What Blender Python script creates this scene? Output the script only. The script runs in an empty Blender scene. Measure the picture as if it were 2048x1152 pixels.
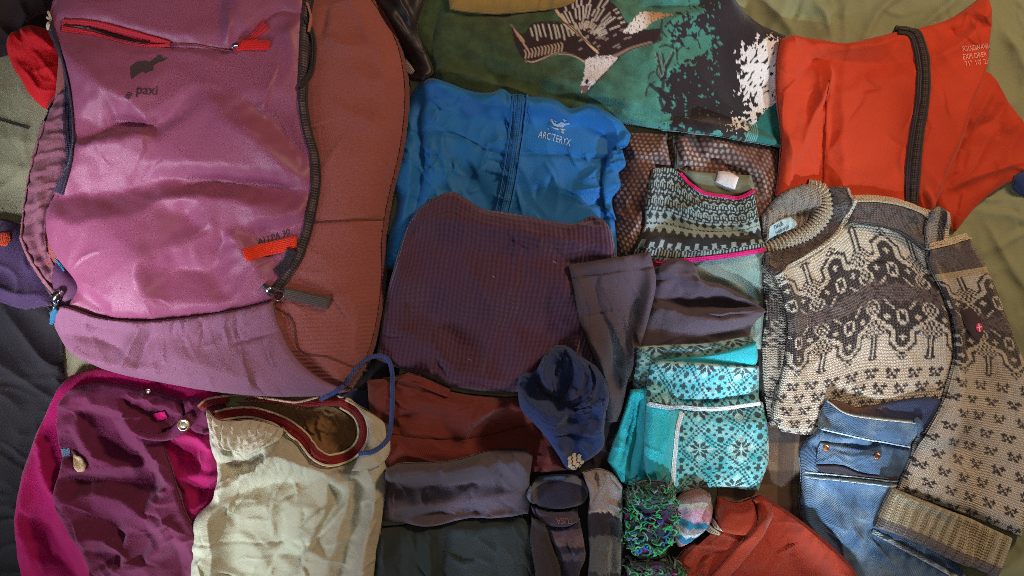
import bpy, bmesh, math, random
import numpy as np
from mathutils import Vector

random.seed(7)
rng = np.random.default_rng(7)
PI = math.pi

# ------------------------------------------------------------------ scale, camera, light
S = 1.0 / 1500.0            # metres per traced unit on the bed (the bed cover in view is 1.37 m wide)
HC = 1.55                   # camera height above the bed in metres
HCU = HC / S

sc = bpy.context.scene
col = sc.collection
cam_d = bpy.data.cameras.new('camera')
cam = bpy.data.objects.new('camera', cam_d)
col.objects.link(cam)
cam.location = (0, 0, HC)
cam.rotation_euler = (0, 0, 0)
cam_d.sensor_width = 36.0
cam_d.lens = 36.0 * HC / (2048 * S)
cam_d.clip_end = 50
sc.camera = cam

world = bpy.data.worlds.new('World')
sc.world = world
world.use_nodes = True
bg = world.node_tree.nodes['Background']
bg.inputs['Color'].default_value = (1.0, 0.80, 0.66, 1)
bg.inputs['Strength'].default_value = 0.025


def aim(o, target):
    d = Vector(target) - o.location
    o.rotation_euler = d.to_track_quat('-Z', 'Y').to_euler()


def area(name, loc, target, size, power, color):
    l = bpy.data.lights.new(name, 'AREA')
    l.shape = 'RECTANGLE'
    l.size, l.size_y = size
    l.energy = power
    l.color = color
    o = bpy.data.objects.new(name, l)
    col.objects.link(o)
    o.location = loc
    aim(o, target)
    return o


def spot(name, loc, target, deg, power, color, blend=0.5, radius=0.03):
    l = bpy.data.lights.new(name, 'SPOT')
    l.energy = power
    l.color = color
    l.spot_size = math.radians(deg)
    l.spot_blend = blend
    l.shadow_soft_size = radius
    o = bpy.data.objects.new(name, l)
    col.objects.link(o)
    o.location = loc
    aim(o, target)
    return o


def P3(x, y, z=0):
    return ((x - 1024) * S, (576 - y) * S, z)


LIGHTS = True
# cool window light from the foot and the side of the bed
area('window_light', (-1.5, -1.5, 1.0), (-0.2, 0.0, 0.0), (0.5, 0.6), 19, (0.86, 0.88, 1.0))
# warm room light from the head end, and an added soft overhead fill
area('room_lamp', (1.0, 0.85, 1.05), (0.15, 0.0, 0.0), (0.25, 0.25), 12.5, (1.0, 0.68, 0.44))
area('overhead_fill', (0.1, 0.1, 2.3), (0.1, 0.1, 0.0), (1.0, 0.8), 3.6, (1.0, 0.86, 0.74))
# added cool spot lamps aimed at single garments, standing in for patches of daylight
spot('added_daylight_spot', (-1.05, -0.85, 1.2), P3(250, 490), 16, 210, (0.93, 0.78, 1.0), 1.0, 0.18)
spot('added_daylight_spot', (-1.2, -1.1, 0.95), P3(440, 770), 10, 36, (0.80, 0.76, 1.0), 1.0, 0.06)
spot('added_daylight_spot', (-1.0, -1.4, 1.0), P3(480, 1050), 12, 90, (0.78, 0.98, 1.0), 1.0, 0.04)
spot('added_daylight_spot', (-0.6, -1.5, 1.0), P3(430, 860), 6, 50, (0.92, 0.96, 1.0), 1.0, 0.04)
spot('added_daylight_spot', (0.45, -1.5, 1.1), P3(1335, 800), 8.5, 84, (0.50, 0.88, 1.0), 0.6, 0.03)
spot('added_daylight_spot', (0.2, -1.5, 1.1), P3(1630, 760), 12, 160, (0.88, 0.94, 1.0), 1.0, 0.06)
spot('added_daylight_spot', (0.3, -1.5, 1.1), P3(1680, 900), 6.0, 75, (0.50, 0.80, 1.0), 0.8, 0.02)
spot('added_daylight_spot', (1.3, -1.2, 1.0), P3(1215, 330), 7.5, 110, (0.45, 0.72, 1.0), 1.0, 0.04)
spot('added_daylight_spot', (1.2, -1.2, 1.1), P3(1470, 170), 11, 120, (0.70, 0.92, 1.0), 1.0, 0.04)
spot('added_daylight_spot', (0.2, -1.5, 1.1), P3(1290, 1070), 5, 80, (0.7, 0.95, 1.0), 0.9, 0.03)
spot('added_daylight_spot', (1.2, -0.9, 0.9), P3(1195, 480), 6, 60, (0.80, 0.70, 1.0), 1.0, 0.04)
spot('added_daylight_spot', (0.3, -1.5, 1.1), P3(945, 990), 4.2, 60, (0.55, 0.66, 1.0), 0.5, 0.015)
spot('added_daylight_spot', (-0.6, -1.5, 1.0), P3(1100, 790), 6, 50, (0.55, 0.70, 1.0), 1.0, 0.04)
spot('added_daylight_spot', (0.6, -1.5, 0.9), P3(1410, 640), 5, 70, (0.80, 0.78, 1.0), 1.0, 0.03)
spot('added_daylight_spot', (0.6, -1.5, 0.9), P3(1470, 540), 5, 50, (0.70, 0.92, 1.0), 1.0, 0.03)

sc.view_settings.view_transform = 'Standard'
sc.view_settings.look = 'None'
sc.view_settings.exposure = 0.2
sc.view_settings.gamma = 1.0
sc.render.engine = 'CYCLES'
sc.cycles.use_denoising = False
sc.cycles.filter_width = 0.9
sc.cycles.max_bounces = 6


# ------------------------------------------------------------------ helpers
def C(r, g, b, k=1.0):
    f = lambda c: ((c / 255.0) / 12.92 if c <= 10 else (((c / 255.0) + 0.055) / 1.055) ** 2.4)
    return np.array([min(f(r) * k, 0.9), min(f(g) * k, 0.9), min(f(b) * k, 0.9)])


_ang = rng.uniform(0, 2 * PI, (256, 256))
_gx, _gy = np.cos(_ang), np.sin(_ang)


def noise(x, y, seed=0):
    x = np.asarray(x, float) + seed * 37.31
    y = np.asarray(y, float) + seed * 91.77
    xi = np.floor(x).astype(int)
    yi = np.floor(y).astype(int)
    xf, yf = x - xi, y - yi
    u = xf * xf * xf * (xf * (xf * 6 - 15) + 10)
    v = yf * yf * yf * (yf * (yf * 6 - 15) + 10)

    def g(ix, iy, dx, dy):
        a, b = (ix % 256), (iy % 256)
        return _gx[a, b] * dx + _gy[a, b] * dy
    n00 = g(xi, yi, xf, yf)
    n10 = g(xi + 1, yi, xf - 1, yf)
    n01 = g(xi, yi + 1, xf, yf - 1)
    n11 = g(xi + 1, yi + 1, xf - 1, yf - 1)
    return ((n00 * (1 - u) + n10 * u) * (1 - v) + (n01 * (1 - u) + n11 * u) * v) * 1.5


def fbm(x, y, seed=0, o=3):
    s, a = 0, 1.0
    for i in range(o):
        s = s + a * noise(x * 2 ** i, y * 2 ** i, seed + i * 7)
        a *= 0.5
    return s


def wrinkle(x, y, ang, scale, stretch, seed=0, sharp=2.0):
    """Cloth wrinkles: warped ridges running along `ang` degrees."""
    a = math.radians(ang)
    c, s = math.cos(a), math.sin(a)
    wx = x + noise(x / (scale * 2.2), y / (scale * 2.2), seed + 3) * scale * 0.8
    wy = y + noise(x / (scale * 2.2), y / (scale * 2.2), seed + 5) * scale * 0.8
    p = (wx * c + wy * s) / (scale * stretch)
    q = (-wx * s + wy * c) / scale
    n = noise(p, q, seed)
    r = np.clip(1 - np.abs(n) * 1.6, 0, 1) ** sharp
    m = np.clip(noise(x / (scale * 3), y / (scale * 3), seed + 11) + 0.45, 0, 1)
    return r * m + 0.35 * n


# height map of everything laid down so far
HX0, HY0, HX1, HY1, HR = -420, -420, 2468, 1572, 2.0
HW, HHh = int((HX1 - HX0) / HR) + 1, int((HY1 - HY0) / HR) + 1
HM = np.zeros((HHh, HW))


def hm_at(x, y):
    fx = np.clip((np.asarray(x) - HX0) / HR, 0, HW - 1.001)
    fy = np.clip((np.asarray(y) - HY0) / HR, 0, HHh - 1.001)
    xi, yi = fx.astype(int), fy.astype(int)
    a, b = fx - xi, fy - yi
    return (HM[yi, xi] * (1 - a) * (1 - b) + HM[yi, xi + 1] * a * (1 - b)
            + HM[yi + 1, xi] * (1 - a) * b + HM[yi + 1, xi + 1] * a * b)


def hm_put(x, y, z):
    t = np.full_like(HM, -1e9)
    xi = np.round((x.ravel() - HX0) / HR).astype(int)
    yi = np.round((y.ravel() - HY0) / HR).astype(int)
    ok = (xi >= 0) & (xi < HW) & (yi >= 0) & (yi < HHh)
    np.maximum.at(t, (yi[ok], xi[ok]), z.ravel()[ok])
    # fill pin holes of the scatter
    e = t.copy()
    for dy in (-1, 0, 1):
        for dx in (-1, 0, 1):
            e = np.maximum(e, np.roll(np.roll(t, dy, 0), dx, 1))
    miss = (t < -1e8) & (e > -1e8)
    t[miss] = e[miss]
    np.maximum(HM, t, out=HM)


def blur2(a, rx, ry):
    for ax, r in ((1, rx), (0, ry)):
        r = int(max(0, min(r, (a.shape[ax] - 1) // 2)))
        if r == 0:
            continue
        for _ in range(2):
            pad = [(0, 0), (0, 0)]
            pad[ax] = (r + 1, r)
            b = np.cumsum(np.pad(a, pad, mode='edge'), axis=ax)
            n = a.shape[ax]
            if ax == 1:
                a = (b[:, 2 * r + 1:2 * r + 1 + n] - b[:, :n]) / (2 * r + 1)
            else:
                a = (b[2 * r + 1:2 * r + 1 + n] - b[:n]) / (2 * r + 1)
    return a


def maxf(a, r):
    for ax in (0, 1):
        k = 1
        left = int(min(r, a.shape[ax] // 3))
        while left > 0:
            st = min(k, left)
            p = np.pad(a, [(st, st) if i == ax else (0, 0) for i in (0, 1)], mode='edge')
            n = a.shape[ax]
            sl = lambda o: p[o:o + n] if ax == 0 else p[:, o:o + n]
            a = np.maximum(np.maximum(sl(0), sl(2 * st)), a)
            left -= st
            k *= 2
    return a


def spline(pts, n, closed=False):
    """Centripetal-ish Catmull-Rom through pts, resampled to n points of even spacing."""
    p = np.asarray(pts, float)
    if len(p) == 2 and not closed:
        t = np.linspace(0, 1, n)[:, None]
        return p[0] * (1 - t) + p[1] * t
    if closed:
        q = np.vstack([p[-1], p, p[0], p[1]])
    else:
        q = np.vstack([2 * p[0] - p[1], p, 2 * p[-1] - p[-2]])
    out = []
    for i in range(1, len(q) - 2):
        p0, p1, p2, p3 = q[i - 1], q[i], q[i + 1], q[i + 2]
        L = np.linalg.norm(p2 - p1)
        d0, d2 = np.linalg.norm(p1 - p0) + 1e-6, np.linalg.norm(p3 - p2) + 1e-6
        m1 = (p2 - p0) * (L / (L + d0))
        m2 = (p3 - p1) * (L / (L + d2))
        k = max(4, int(L / 4))
        t = np.linspace(0, 1, k, endpoint=False)[:, None]
        out.append((2 * t ** 3 - 3 * t ** 2 + 1) * p1 + (t ** 3 - 2 * t ** 2 + t) * m1
                   + (-2 * t ** 3 + 3 * t ** 2) * p2 + (t ** 3 - t ** 2) * m2)
    out.append(q[-2][None])
    c = np.vstack(out)
    s = np.concatenate([[0], np.cumsum(np.linalg.norm(np.diff(c, axis=0), axis=1))])
    t = np.linspace(0, s[-1], n)
    return np.stack([np.interp(t, s, c[:, k]) for k in range(p.shape[1])], 1)


def plen(pts):
    p = np.asarray(pts, float)
    return np.linalg.norm(np.diff(p, axis=0), axis=1).sum()


def line_dist(x, y, pts):
    """Signed distance (positive to the right of travel on screen) and 0..1 position along the line."""
    p = np.asarray(pts, float)
    L = np.linalg.norm(np.diff(p, axis=0), axis=1)
    cum = np.concatenate([[0], np.cumsum(L)])
    best = np.full(x.shape, 1e9)
    sg = np.ones(x.shape)
    tt = np.zeros(x.shape)
    for i in range(len(p) - 1):
        d = p[i + 1] - p[i]
        l2 = max(d @ d, 1e-9)
        t = ((x - p[i, 0]) * d[0] + (y - p[i, 1]) * d[1]) / l2
        tc = np.clip(t, 0, 1)
        ex, ey = x - p[i, 0] - tc * d[0], y - p[i, 1] - tc * d[1]
        dist = np.hypot(ex, ey)
        m = dist < best
        best = np.where(m, dist, best)
        sg = np.where(m, np.sign(d[0] * ey - d[1] * ex + 1e-12), sg)
        tt = np.where(m, (cum[i] + tc * L[i]) / cum[-1], tt)
    return best, sg, tt


FM, WM = 1.55, 1.8     # fold and wrinkle depth


def apply_folds(x, y, folds):
    """folds: (pts, amp, width_left, width_right, kind) - kind 'r' ridge/valley, 's' ply step."""
    h = np.zeros(x.shape)
    for f in folds:
        pts, amp, wl, wr_ = f[:4]
        amp = amp * FM
        kind = f[4] if len(f) > 4 else 'r'
        pw = f[5] if len(f) > 5 else 1.5
        p = np.asarray(pts, float)
        if len(p) > 2:
            p = spline(p, max(6, int(plen(p) / 14)))
        m = 3.2 * max(wl, wr_) + 5
        sel = (x > p[:, 0].min() - m) & (x < p[:, 0].max() + m) & (y > p[:, 1].min() - m) & (y < p[:, 1].max() + m)
        if not sel.any():
            continue
        xs, ys = x[sel], y[sel]
        wob = fbm(xs / 40, ys / 40, 21, 2)
        d, sg, t = line_dist(xs + wob * 2.5, ys - wob * 2.5, p)
        tap = np.clip(np.sin(PI * np.clip(t, 0.02, 0.98)), 0, 1) ** 0.6
        if kind == 'r':
            w = np.where(sg < 0, wl, wr_)
            h[sel] += amp * tap * np.exp(-np.abs(d / w) ** pw)
        elif kind == 'e':      # ridge that keeps its height up to the ends
            w = np.where(sg < 0, wl, wr_)
            h[sel] += amp * np.exp(-np.abs(d / w) ** pw)
        else:                  # a ply lying over: sharp edge on the line, fading out on the left over wl
            up = np.exp(-np.clip(d / max(wl, 1), 0, None) ** 1.2)
            edge = 1 / (1 + np.exp(np.clip(sg * d / max(wr_, .3), -40, 40)))
            h[sel] += amp * tap * up * edge
    return h


def creases(pts, n, ang, spread, length, amp, seed):
    """Random crisp short creases inside an outline, leaning along ang degrees."""
    r = np.random.default_rng(seed)
    p = np.asarray(pts, float)
    lo, hi = p.min(0), p.max(0)
    out = []
    tries = 0
    while len(out) < n and tries < n * 12:
        tries += 1
        c = r.uniform(lo, hi)
        if not inpoly(c[:1], c[1:], pts)[0]:
            continue
        a = math.radians(ang + r.normal(0, spread))
        L = length * r.uniform(.45, 1.5)
        k = r.normal(0, .5)
        q = []
        x, y = c[0] - math.cos(a) * L / 2, c[1] - math.sin(a) * L / 2
        for i in range(4):
            q.append((x, y))
            x, y = x + math.cos(a) * L / 3, y + math.sin(a) * L / 3
            a += k / 3 + r.normal(0, .18)
        sgn = 1 if r.random() < .7 else -1
        w = r.uniform(.5, 1.5)
        st, gn = 2.2 * w, 9.0 * w
        if r.random() < .5:
            st, gn = gn, st
        if r.random() < .28:
            out.append((q, amp * r.uniform(.8, 1.6), 12.0 * w, .9, 's'))
        else:
            out.append((q, 1.6 * sgn * amp * r.uniform(.4, 1.3), st, gn, 'r', 1.0))
    return out


def facets(x, y, outline, lines, blur=7, amp=1.0):
    """Creased planes: ridge and valley lines carrying heights, joined by flat facets and slightly softened."""
    from mathutils.geometry import delaunay_2d_cdt
    vs, hs, es = [], [], []
    oc = spline(outline, 70, True)[:-1]
    for p in oc:
        vs.append(Vector((p[0], p[1])))
        hs.append(0.0)
    for ln in lines:
        q = np.asarray(ln, float)
        if len(q) > 2:
            q = spline(q, max(len(q), int(plen(q[:, :2]) / 28) + 2))
        st = len(vs)
        for p in q:
            vs.append(Vector((p[0], p[1])))
            hs.append(p[2])
        es += [(st + i, st + i + 1) for i in range(len(q) - 1)]
    vo, eo, fo, ov, oe, of_ = delaunay_2d_cdt(vs, es, [], 0, 1e-4)
    hv = []
    for i, p in enumerate(vo):
        if ov[i]:
            hv.append(hs[ov[i][0]])
        else:
            k = min(range(len(vs)), key=lambda j: (vs[j] - p).length)
            hv.append(hs[k])
    x0, y0, x1, y1 = x.min() - 20, y.min() - 20, x.max() + 20, y.max() + 20
    st = 2.0
    W_, H_ = int((x1 - x0) / st) + 2, int((y1 - y0) / st) + 2
    im = np.zeros((H_, W_))
    for f in fo:
        a, b, c = (vo[i] for i in f[:3])
        ha, hb, hc = (hv[i] for i in f[:3])
        ix0, ix1 = int(max(0, (min(a.x, b.x, c.x) - x0) / st)), int(min(W_ - 1, (max(a.x, b.x, c.x) - x0) / st + 1))
        iy0, iy1 = int(max(0, (min(a.y, b.y, c.y) - y0) / st)), int(min(H_ - 1, (max(a.y, b.y, c.y) - y0) / st + 1))
        if ix1 <= ix0 or iy1 <= iy0:
            continue
        gx_, gy_ = np.meshgrid(np.arange(ix0, ix1 + 1) * st + x0, np.arange(iy0, iy1 + 1) * st + y0)
        den = (b.y - c.y) * (a.x - c.x) + (c.x - b.x) * (a.y - c.y)
        if abs(den) < 1e-6:
            continue
        l1 = ((b.y - c.y) * (gx_ - c.x) + (c.x - b.x) * (gy_ - c.y)) / den
        l2 = ((c.y - a.y) * (gx_ - c.x) + (a.x - c.x) * (gy_ - c.y)) / den
        l3 = 1 - l1 - l2
        m = (l1 >= -1e-3) & (l2 >= -1e-3) & (l3 >= -1e-3)
        sub = im[iy0:iy1 + 1, ix0:ix1 + 1]
        sub[m] = (l1 * ha + l2 * hb + l3 * hc)[m]
    r = max(1, int(blur / st / 1.6))
    im = blur2(im, r, r)
    wx = x + fbm(x / 50, y / 50, 41, 2) * 5
    wy = y + fbm(x / 50, y / 50, 43, 2) * 5
    fx, fy = np.clip((wx - x0) / st, 0, W_ - 1.01), np.clip((wy - y0) / st, 0, H_ - 1.01)
    xi, yi = fx.astype(int), fy.astype(int)
    p, q = fx - xi, fy - yi
    return amp * (im[yi, xi] * (1 - p) * (1 - q) + im[yi, xi + 1] * p * (1 - q) + im[yi + 1, xi] * (1 - p) * q + im[yi + 1, xi + 1] * p * q)


# ------------------------------------------------------------------ materials
MATS = {}


def fabric(key, kind='plain', rough=0.85, period=6.0, bump=0.4, var=0.12, spec=0.25, sheen=0.15, vscale=1.0, metal=0.0, hi=1.25):
    if key in MATS:
        return MATS[key]
    m = bpy.data.materials.new(key)
    m.use_nodes = True
    nt = m.node_tree
    N, Lk = nt.nodes, nt.links
    b = N['Principled BSDF']
    b.inputs['Roughness'].default_value = rough
    b.inputs['Specular IOR Level'].default_value = spec
    b.inputs['Sheen Weight'].default_value = sheen
    b.inputs['Sheen Roughness'].default_value = 0.5
    b.inputs['Metallic'].default_value = metal
    at = N.new('ShaderNodeAttribute')
    at.attribute_name = 'Col'
    tc = N.new('ShaderNodeTexCoord')
    sep = N.new('ShaderNodeSeparateXYZ')
    Lk.new(tc.outputs['UV'], sep.inputs[0])
    U, V = sep.outputs[0], sep.outputs[1]

    def mt(op, a, bb=None, cc=None):
        n = N.new('ShaderNodeMath')
        n.operation = op
        for i, v in enumerate((a, bb, cc)):
            if v is None:
                continue
            if isinstance(v, (int, float)):
                n.inputs[i].default_value = v
            else:
                Lk.new(v, n.inputs[i])
        return n.outputs[0]

    def nz(scale, detail=2.0, rgh=0.6, sx=1.0, sy=1.0):
        mp = N.new('ShaderNodeMapping')
        mp.inputs['Scale'].default_value = (sx, sy, 1)
        Lk.new(tc.outputs['UV'], mp.inputs['Vector'])
        n = N.new('ShaderNodeTexNoise')
        n.inputs['Scale'].default_value = scale
        n.inputs['Detail'].default_value = detail
        n.inputs['Roughness'].default_value = rgh
        Lk.new(mp.outputs[0], n.inputs['Vector'])
        return n.outputs['Fac']
    # colour variation: cloudy fading plus thread-sized grain
    grain = nz(1 / 2.6, 3.0, 0.7)
    cloud = nz(1 / 70.0, 3.0, 0.6)
    fleck = nz(1 / 7.0, 2.0, 0.6)
    f = mt('ADD', mt('ADD', mt('MULTIPLY', mt('SUBTRACT', grain, 0.5), var * 4.5), mt('MULTIPLY', mt('SUBTRACT', fleck, 0.5), var * 1.6)), mt('MULTIPLY', mt('SUBTRACT', cloud, 0.5), var * 2.4))
    height = nz(1 / 2.2, 2.0, 0.6)
    if kind == 'rib':            # waffle / grid fleece: cords along v with weak cross bars
        a = mt('SINE', mt('MULTIPLY', U, 2 * PI / period))
        c2 = mt('SINE', mt('MULTIPLY', V, 2 * PI / (period * 0.9)))
        h = mt('ADD', mt('MULTIPLY', a, 0.9), mt('MULTIPLY', c2, 0.3))
        height = mt('ADD', mt('MULTIPLY', h, 0.5), mt('MULTIPLY', height, 0.7))
        f = mt('ADD', f, mt('MULTIPLY', h, 0.22))
    elif kind == 'knit':         # rows of V stitches
        fu = mt('FRACT', mt('MULTIPLY', U, 1 / period))
        ab = mt('ABSOLUTE', mt('SUBTRACT', fu, 0.5))
        vv = mt('ADD', mt('MULTIPLY', V, 1 / (period * 0.86)), mt('MULTIPLY', ab, 1.0))
        r = mt('ABSOLUTE', mt('SINE', mt('MULTIPLY', vv, PI)))
        e = mt('SUBTRACT', 1.0, mt('POWER', mt('ABSOLUTE', mt('MULTIPLY', mt('SUBTRACT', ab, 0.25), 4.0)), 3.0))
        h = mt('MULTIPLY', r, e)
        height = mt('ADD', h, mt('MULTIPLY', height, 0.6))
        f = mt('ADD', f, mt('MULTIPLY', mt('SUBTRACT', h, 0.5), 0.45))
    elif kind == 'twill':
        a = mt('SINE', mt('MULTIPLY', mt('ADD', U, mt('MULTIPLY', V, 0.8)), 2 * PI / period))
        st = nz(1 / 6.0, 3.0, 0.7, 0.25, 1.6)
        height = mt('ADD', mt('MULTIPLY', a, 0.4), height)
        f = mt('ADD', f, mt('ADD', mt('MULTIPLY', a, 0.10), mt('MULTIPLY', mt('SUBTRACT', st, 0.5), 0.7)))
    elif kind == 'heather':
        st = nz(1 / 3.0, 3.0, 0.75, 0.35, 1.4)
        f = mt('ADD', f, mt('MULTIPLY', mt('SUBTRACT', st, 0.5), 0.55))
    elif kind == 'fuzz':
        height = nz(1 / 3.4, 4.0, 0.75)
        f = mt('ADD', f, mt('MULTIPLY', mt('SUBTRACT', height, 0.5), 0.5))
    elif kind == 'crepe':        # small crushed relief
        height = mt('ADD', nz(1 / 9.0, 3.0, 0.6, 1.0, 2.2), mt('MULTIPLY', height, 0.3))
    mul = mt('ADD', 1.0, f)
    mx = N.new('ShaderNodeVectorMath')
    mx.operation = 'SCALE'
    Lk.new(at.outputs['Color'], mx.inputs[0])
    Lk.new(mul, mx.inputs['Scale'])
    Lk.new(mx.outputs[0], b.inputs['Base Color'])
    bp = N.new('ShaderNodeBump')
    bp.inputs['Strength'].default_value = bump
    bp.inputs['Distance'].default_value = 0.0022 * vscale
    Lk.new(height, bp.inputs['Height'])
    Lk.new(bp.outputs[0], b.inputs['Normal'])
    MATS[key] = m
    return m


def mkmesh(name, V, F, mat, uv=None, vc=None, smooth=True):
    """V in traced units (x right, y down, z up); F list/array of quads or list of polygons."""
    V = np.asarray(V, float)
    L = np.array([V[:, 0].mean(), V[:, 1].mean(), max(V[:, 2].min(), 0)])
    loc = Vector(((L[0] - 1024) * S, (576 - L[1]) * S, L[2] * S))
    co = np.stack([(V[:, 0] - L[0]) * S, -(V[:, 1] - L[1]) * S, (V[:, 2] - L[2]) * S], 1)
    me = bpy.data.meshes.new(name)
    if isinstance(F, np.ndarray):
        nf, k = F.shape
        idx = F.ravel().astype(np.int32)
        st = np.arange(nf, dtype=np.int32) * k
    else:
        idx = np.array([i for f in F for i in f], np.int32)
        ln = np.array([len(f) for f in F])
        st = np.concatenate([[0], np.cumsum(ln)[:-1]]).astype(np.int32)
        nf = len(F)
    me.vertices.add(len(V))
    me.vertices.foreach_set('co', co.ravel().astype(np.float32))
    me.loops.add(len(idx))
    me.loops.foreach_set('vertex_index', idx)
    me.polygons.add(nf)
    me.polygons.foreach_set('loop_start', st)
    me.update(calc_edges=True)
    me.validate()
    if smooth:
        me.polygons.foreach_set('use_smooth', np.ones(len(me.polygons), bool))
    if uv is None:
        uv = V[:, :2]
    ul = me.uv_layers.new(name='UVMap')
    vi = np.zeros(len(me.loops), np.int32)
    me.loops.foreach_get('vertex_index', vi)
    ul.data.foreach_set('uv', np.asarray(uv, np.float32)[vi].ravel())
    if vc is None:
        vc = np.array([0.3, 0.3, 0.3])
    vc = np.asarray(vc, float)
    if vc.ndim == 1:
        vc = np.tile(vc, (len(V), 1))
    ca = me.color_attributes.new('Col', 'FLOAT_COLOR', 'POINT')
    ca.data.foreach_set('color', np.hstack([np.clip(vc, 0.002, 0.95), np.ones((len(V), 1))]).astype(np.float32).ravel())
    me.materials.append(mat)
    o = bpy.data.objects.new(name, me)
    col.objects.link(o)
    o.location = loc
    return o


def attach(o, parent):
    if parent is not None:
        pl = parent.location.copy()
        pp = parent.parent
        while pp is not None:
            pl += pp.location
            pp = pp.parent
        o.location = o.location - pl
        o.parent = parent
    return o


def tag(o, label, cat, group=None, kind=None):
    if label:
        o['label'] = label
    if cat:
        o['category'] = cat
    if group:
        o['group'] = group
    if kind:
        o['kind'] = kind
    return o


def thing(name, label, cat, x, y, group=None):
    o = bpy.data.objects.new(name, None)
    col.objects.link(o)
    o.empty_display_size = 0.02
    o.location = P3(x, y, 0.0)
    return tag(o, label, cat, group)


class G:
    """A laid-out piece of cloth and the arrays it was built from."""
    pass


def persp(z):
    return (HCU - z) / HCU


def cloth(name, pts, corners, mat, colr, T=18, R=26, e0=0.36, folds=(), wr=(), res=2.6, drape=8, parent=None,
          label=None, cat=None, group=None, hfun=None, cfun=None, part_label=None, put=True, zmax=None, sink=0.0, sag=0.0, edge_n=0.0, fac=None, fblur=7, famp=1.3, crs=(), env=True):
    """A cloth piece traced as a four-sided outline (clockwise from the upper left corner), puffed to thickness T,
    folded and draped over whatever already lies there."""
    pts = [tuple(map(float, p)) for p in pts]
    i0, i1, i2, i3 = corners
    n = len(pts)
    seg = lambda a, b: [pts[k % n] for k in range(a, b + 1 if b > a else b + n + 1)]
    top, right, bot, left = seg(i0, i1), seg(i1, i2), seg(i2, i3)[::-1], seg(i3, i0 + n if i0 <= i3 else i0)[::-1]
    lu = max(plen(top), plen(bot))
    lv = max(plen(left), plen(right))
    nu, nv = max(12, int(lu / res)), max(12, int(lv / res))

    def tp(k):
        t = np.linspace(0, 1, k)
        return t - 0.45 * np.sin(2 * PI * t) / (2 * PI)
    tu, tv = tp(nu), tp(nv)

    def curve(p, t):
        c = spline(p, 600)
        return np.stack([np.interp(t, np.linspace(0, 1, 600), c[:, k]) for k in (0, 1)], 1)
    ct, cb, cl, cr = curve(top, tu), curve(bot, tu), curve(left, tv), curve(right, tv)
    u, v = np.meshgrid(tu, tv)
    Pxy = []
    for k in (0, 1):
        Pxy.append((1 - v) * ct[None, :, k] + v * cb[None, :, k] + (1 - u) * cl[:, None, k] + u * cr[:, None, k]
                   - ((1 - u) * (1 - v) * ct[0, k] + u * (1 - v) * ct[-1, k] + (1 - u) * v * cb[0, k] + u * v * cb[-1, k]))
    X, Y = Pxy
    if edge_n:      # ragged / rippled hem line
        q = noise(X / 17, Y / 17, 31) * edge_n
        w = np.minimum(1, 1)
        X = X + q * w
        Y = Y + noise(X / 17, Y / 17, 47) * edge_n
    dd = np.minimum(np.minimum(np.hypot(X - X[:1], Y - Y[:1]), np.hypot(X - X[-1:], Y - Y[-1:])),
                    np.minimum(np.hypot(X - X[:, :1], Y - Y[:, :1]), np.hypot(X - X[:, -1:], Y - Y[:, -1:])))
    rt = np.clip(dd / R, 0, 1)
    prof = e0 + (1 - e0) * np.sqrt(np.clip(1 - (1 - rt) ** 2, 0, 1))
    h = T * prof
    folds = list(folds)
    for cq in crs:
        folds += creases(pts, *cq)
    damp = np.clip(dd / 7, 0, 1) ** 0.7
    if folds:
        h = h + apply_folds(X, Y, folds) * np.clip(dd / 5 + 0.35, 0, 1)
    if fac:
        h = h + facets(X, Y, pts, fac, fblur, famp)
    for w in wr:
        ang, scale, stretch, amp, seed = w[:5]
        h = h + WM * amp * (wrinkle(X, Y, ang, scale, stretch, seed, w[5] if len(w) > 5 else 2.0) - 0.35) * damp
    g = G()
    g.X, g.Y, g.u, g.v, g.d = X, Y, u, v, dd
    g.W = np.hypot(X[:, -1] - X[:, 0], Y[:, -1] - Y[:, 0])[:, None]
    g.U = u * lu + 3.5 * noise(X / 75, Y / 75, 51) + 1.2 * noise(X / 24, Y / 24, 52)
    g.Vr = v * lv
    g.V = v * lv + 3.5 * noise(X / 75, Y / 75, 53) + 1.2 * noise(X / 24, Y / 24, 54)
    if hfun is not None:
        h = h + hfun(g)
    h = np.maximum(h, 0.8)
    k = 1.0
    for it in range(2):
        x, y = 1024 + (X - 1024) * k, 576 + (Y - 576) * k
        raw = hm_at(x, y)
        b = raw
        if drape and env:
            b = np.maximum(blur2(maxf(raw, drape), drape * .6, drape * .6), raw + 0.2)
        elif drape:
            b = np.maximum(blur2(raw, drape, drape), raw + 0.2)
        if zmax is not None:
            b = np.minimum(b, zmax)
        z = b + h - sink
        k = persp(float(np.percentile(z, 65)))
    g.k = k
    x, y = 1024 + (X - 1024) * k, 576 + (Y - 576) * k
    g.x, g.y, g.z = x, y, z
    # colours
    if cfun is not None:
        vc = cfun(g)
    else:
        vc = np.tile(np.asarray(colr, float), X.shape + (1,))
    g.base = colr
    # top sheet + turned-under rim
    nn = nu * nv
    idx = np.arange(nn).reshape(nv, nu)
    F = np.stack([idx[:-1, :-1], idx[1:, :-1], idx[1:, 1:], idx[:-1, 1:]], -1).reshape(-1, 4)
    loop = np.concatenate([idx[0, :-1], idx[:-1, -1], idx[-1, :0:-1], idx[:0:-1, 0]])
    bx, by, bz = x.ravel()[loop], y.ravel()[loop], z.ravel()[loop]
    gnd = np.minimum(raw.ravel()[loop] - 1.0, bz - 1.5)
    # inward direction
    tx, ty = np.roll(bx, -1) - np.roll(bx, 1), np.roll(by, -1) - np.roll(by, 1)
    ln = np.hypot(tx, ty) + 1e-6
    ix, iy = -ty / ln, tx / ln
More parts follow.
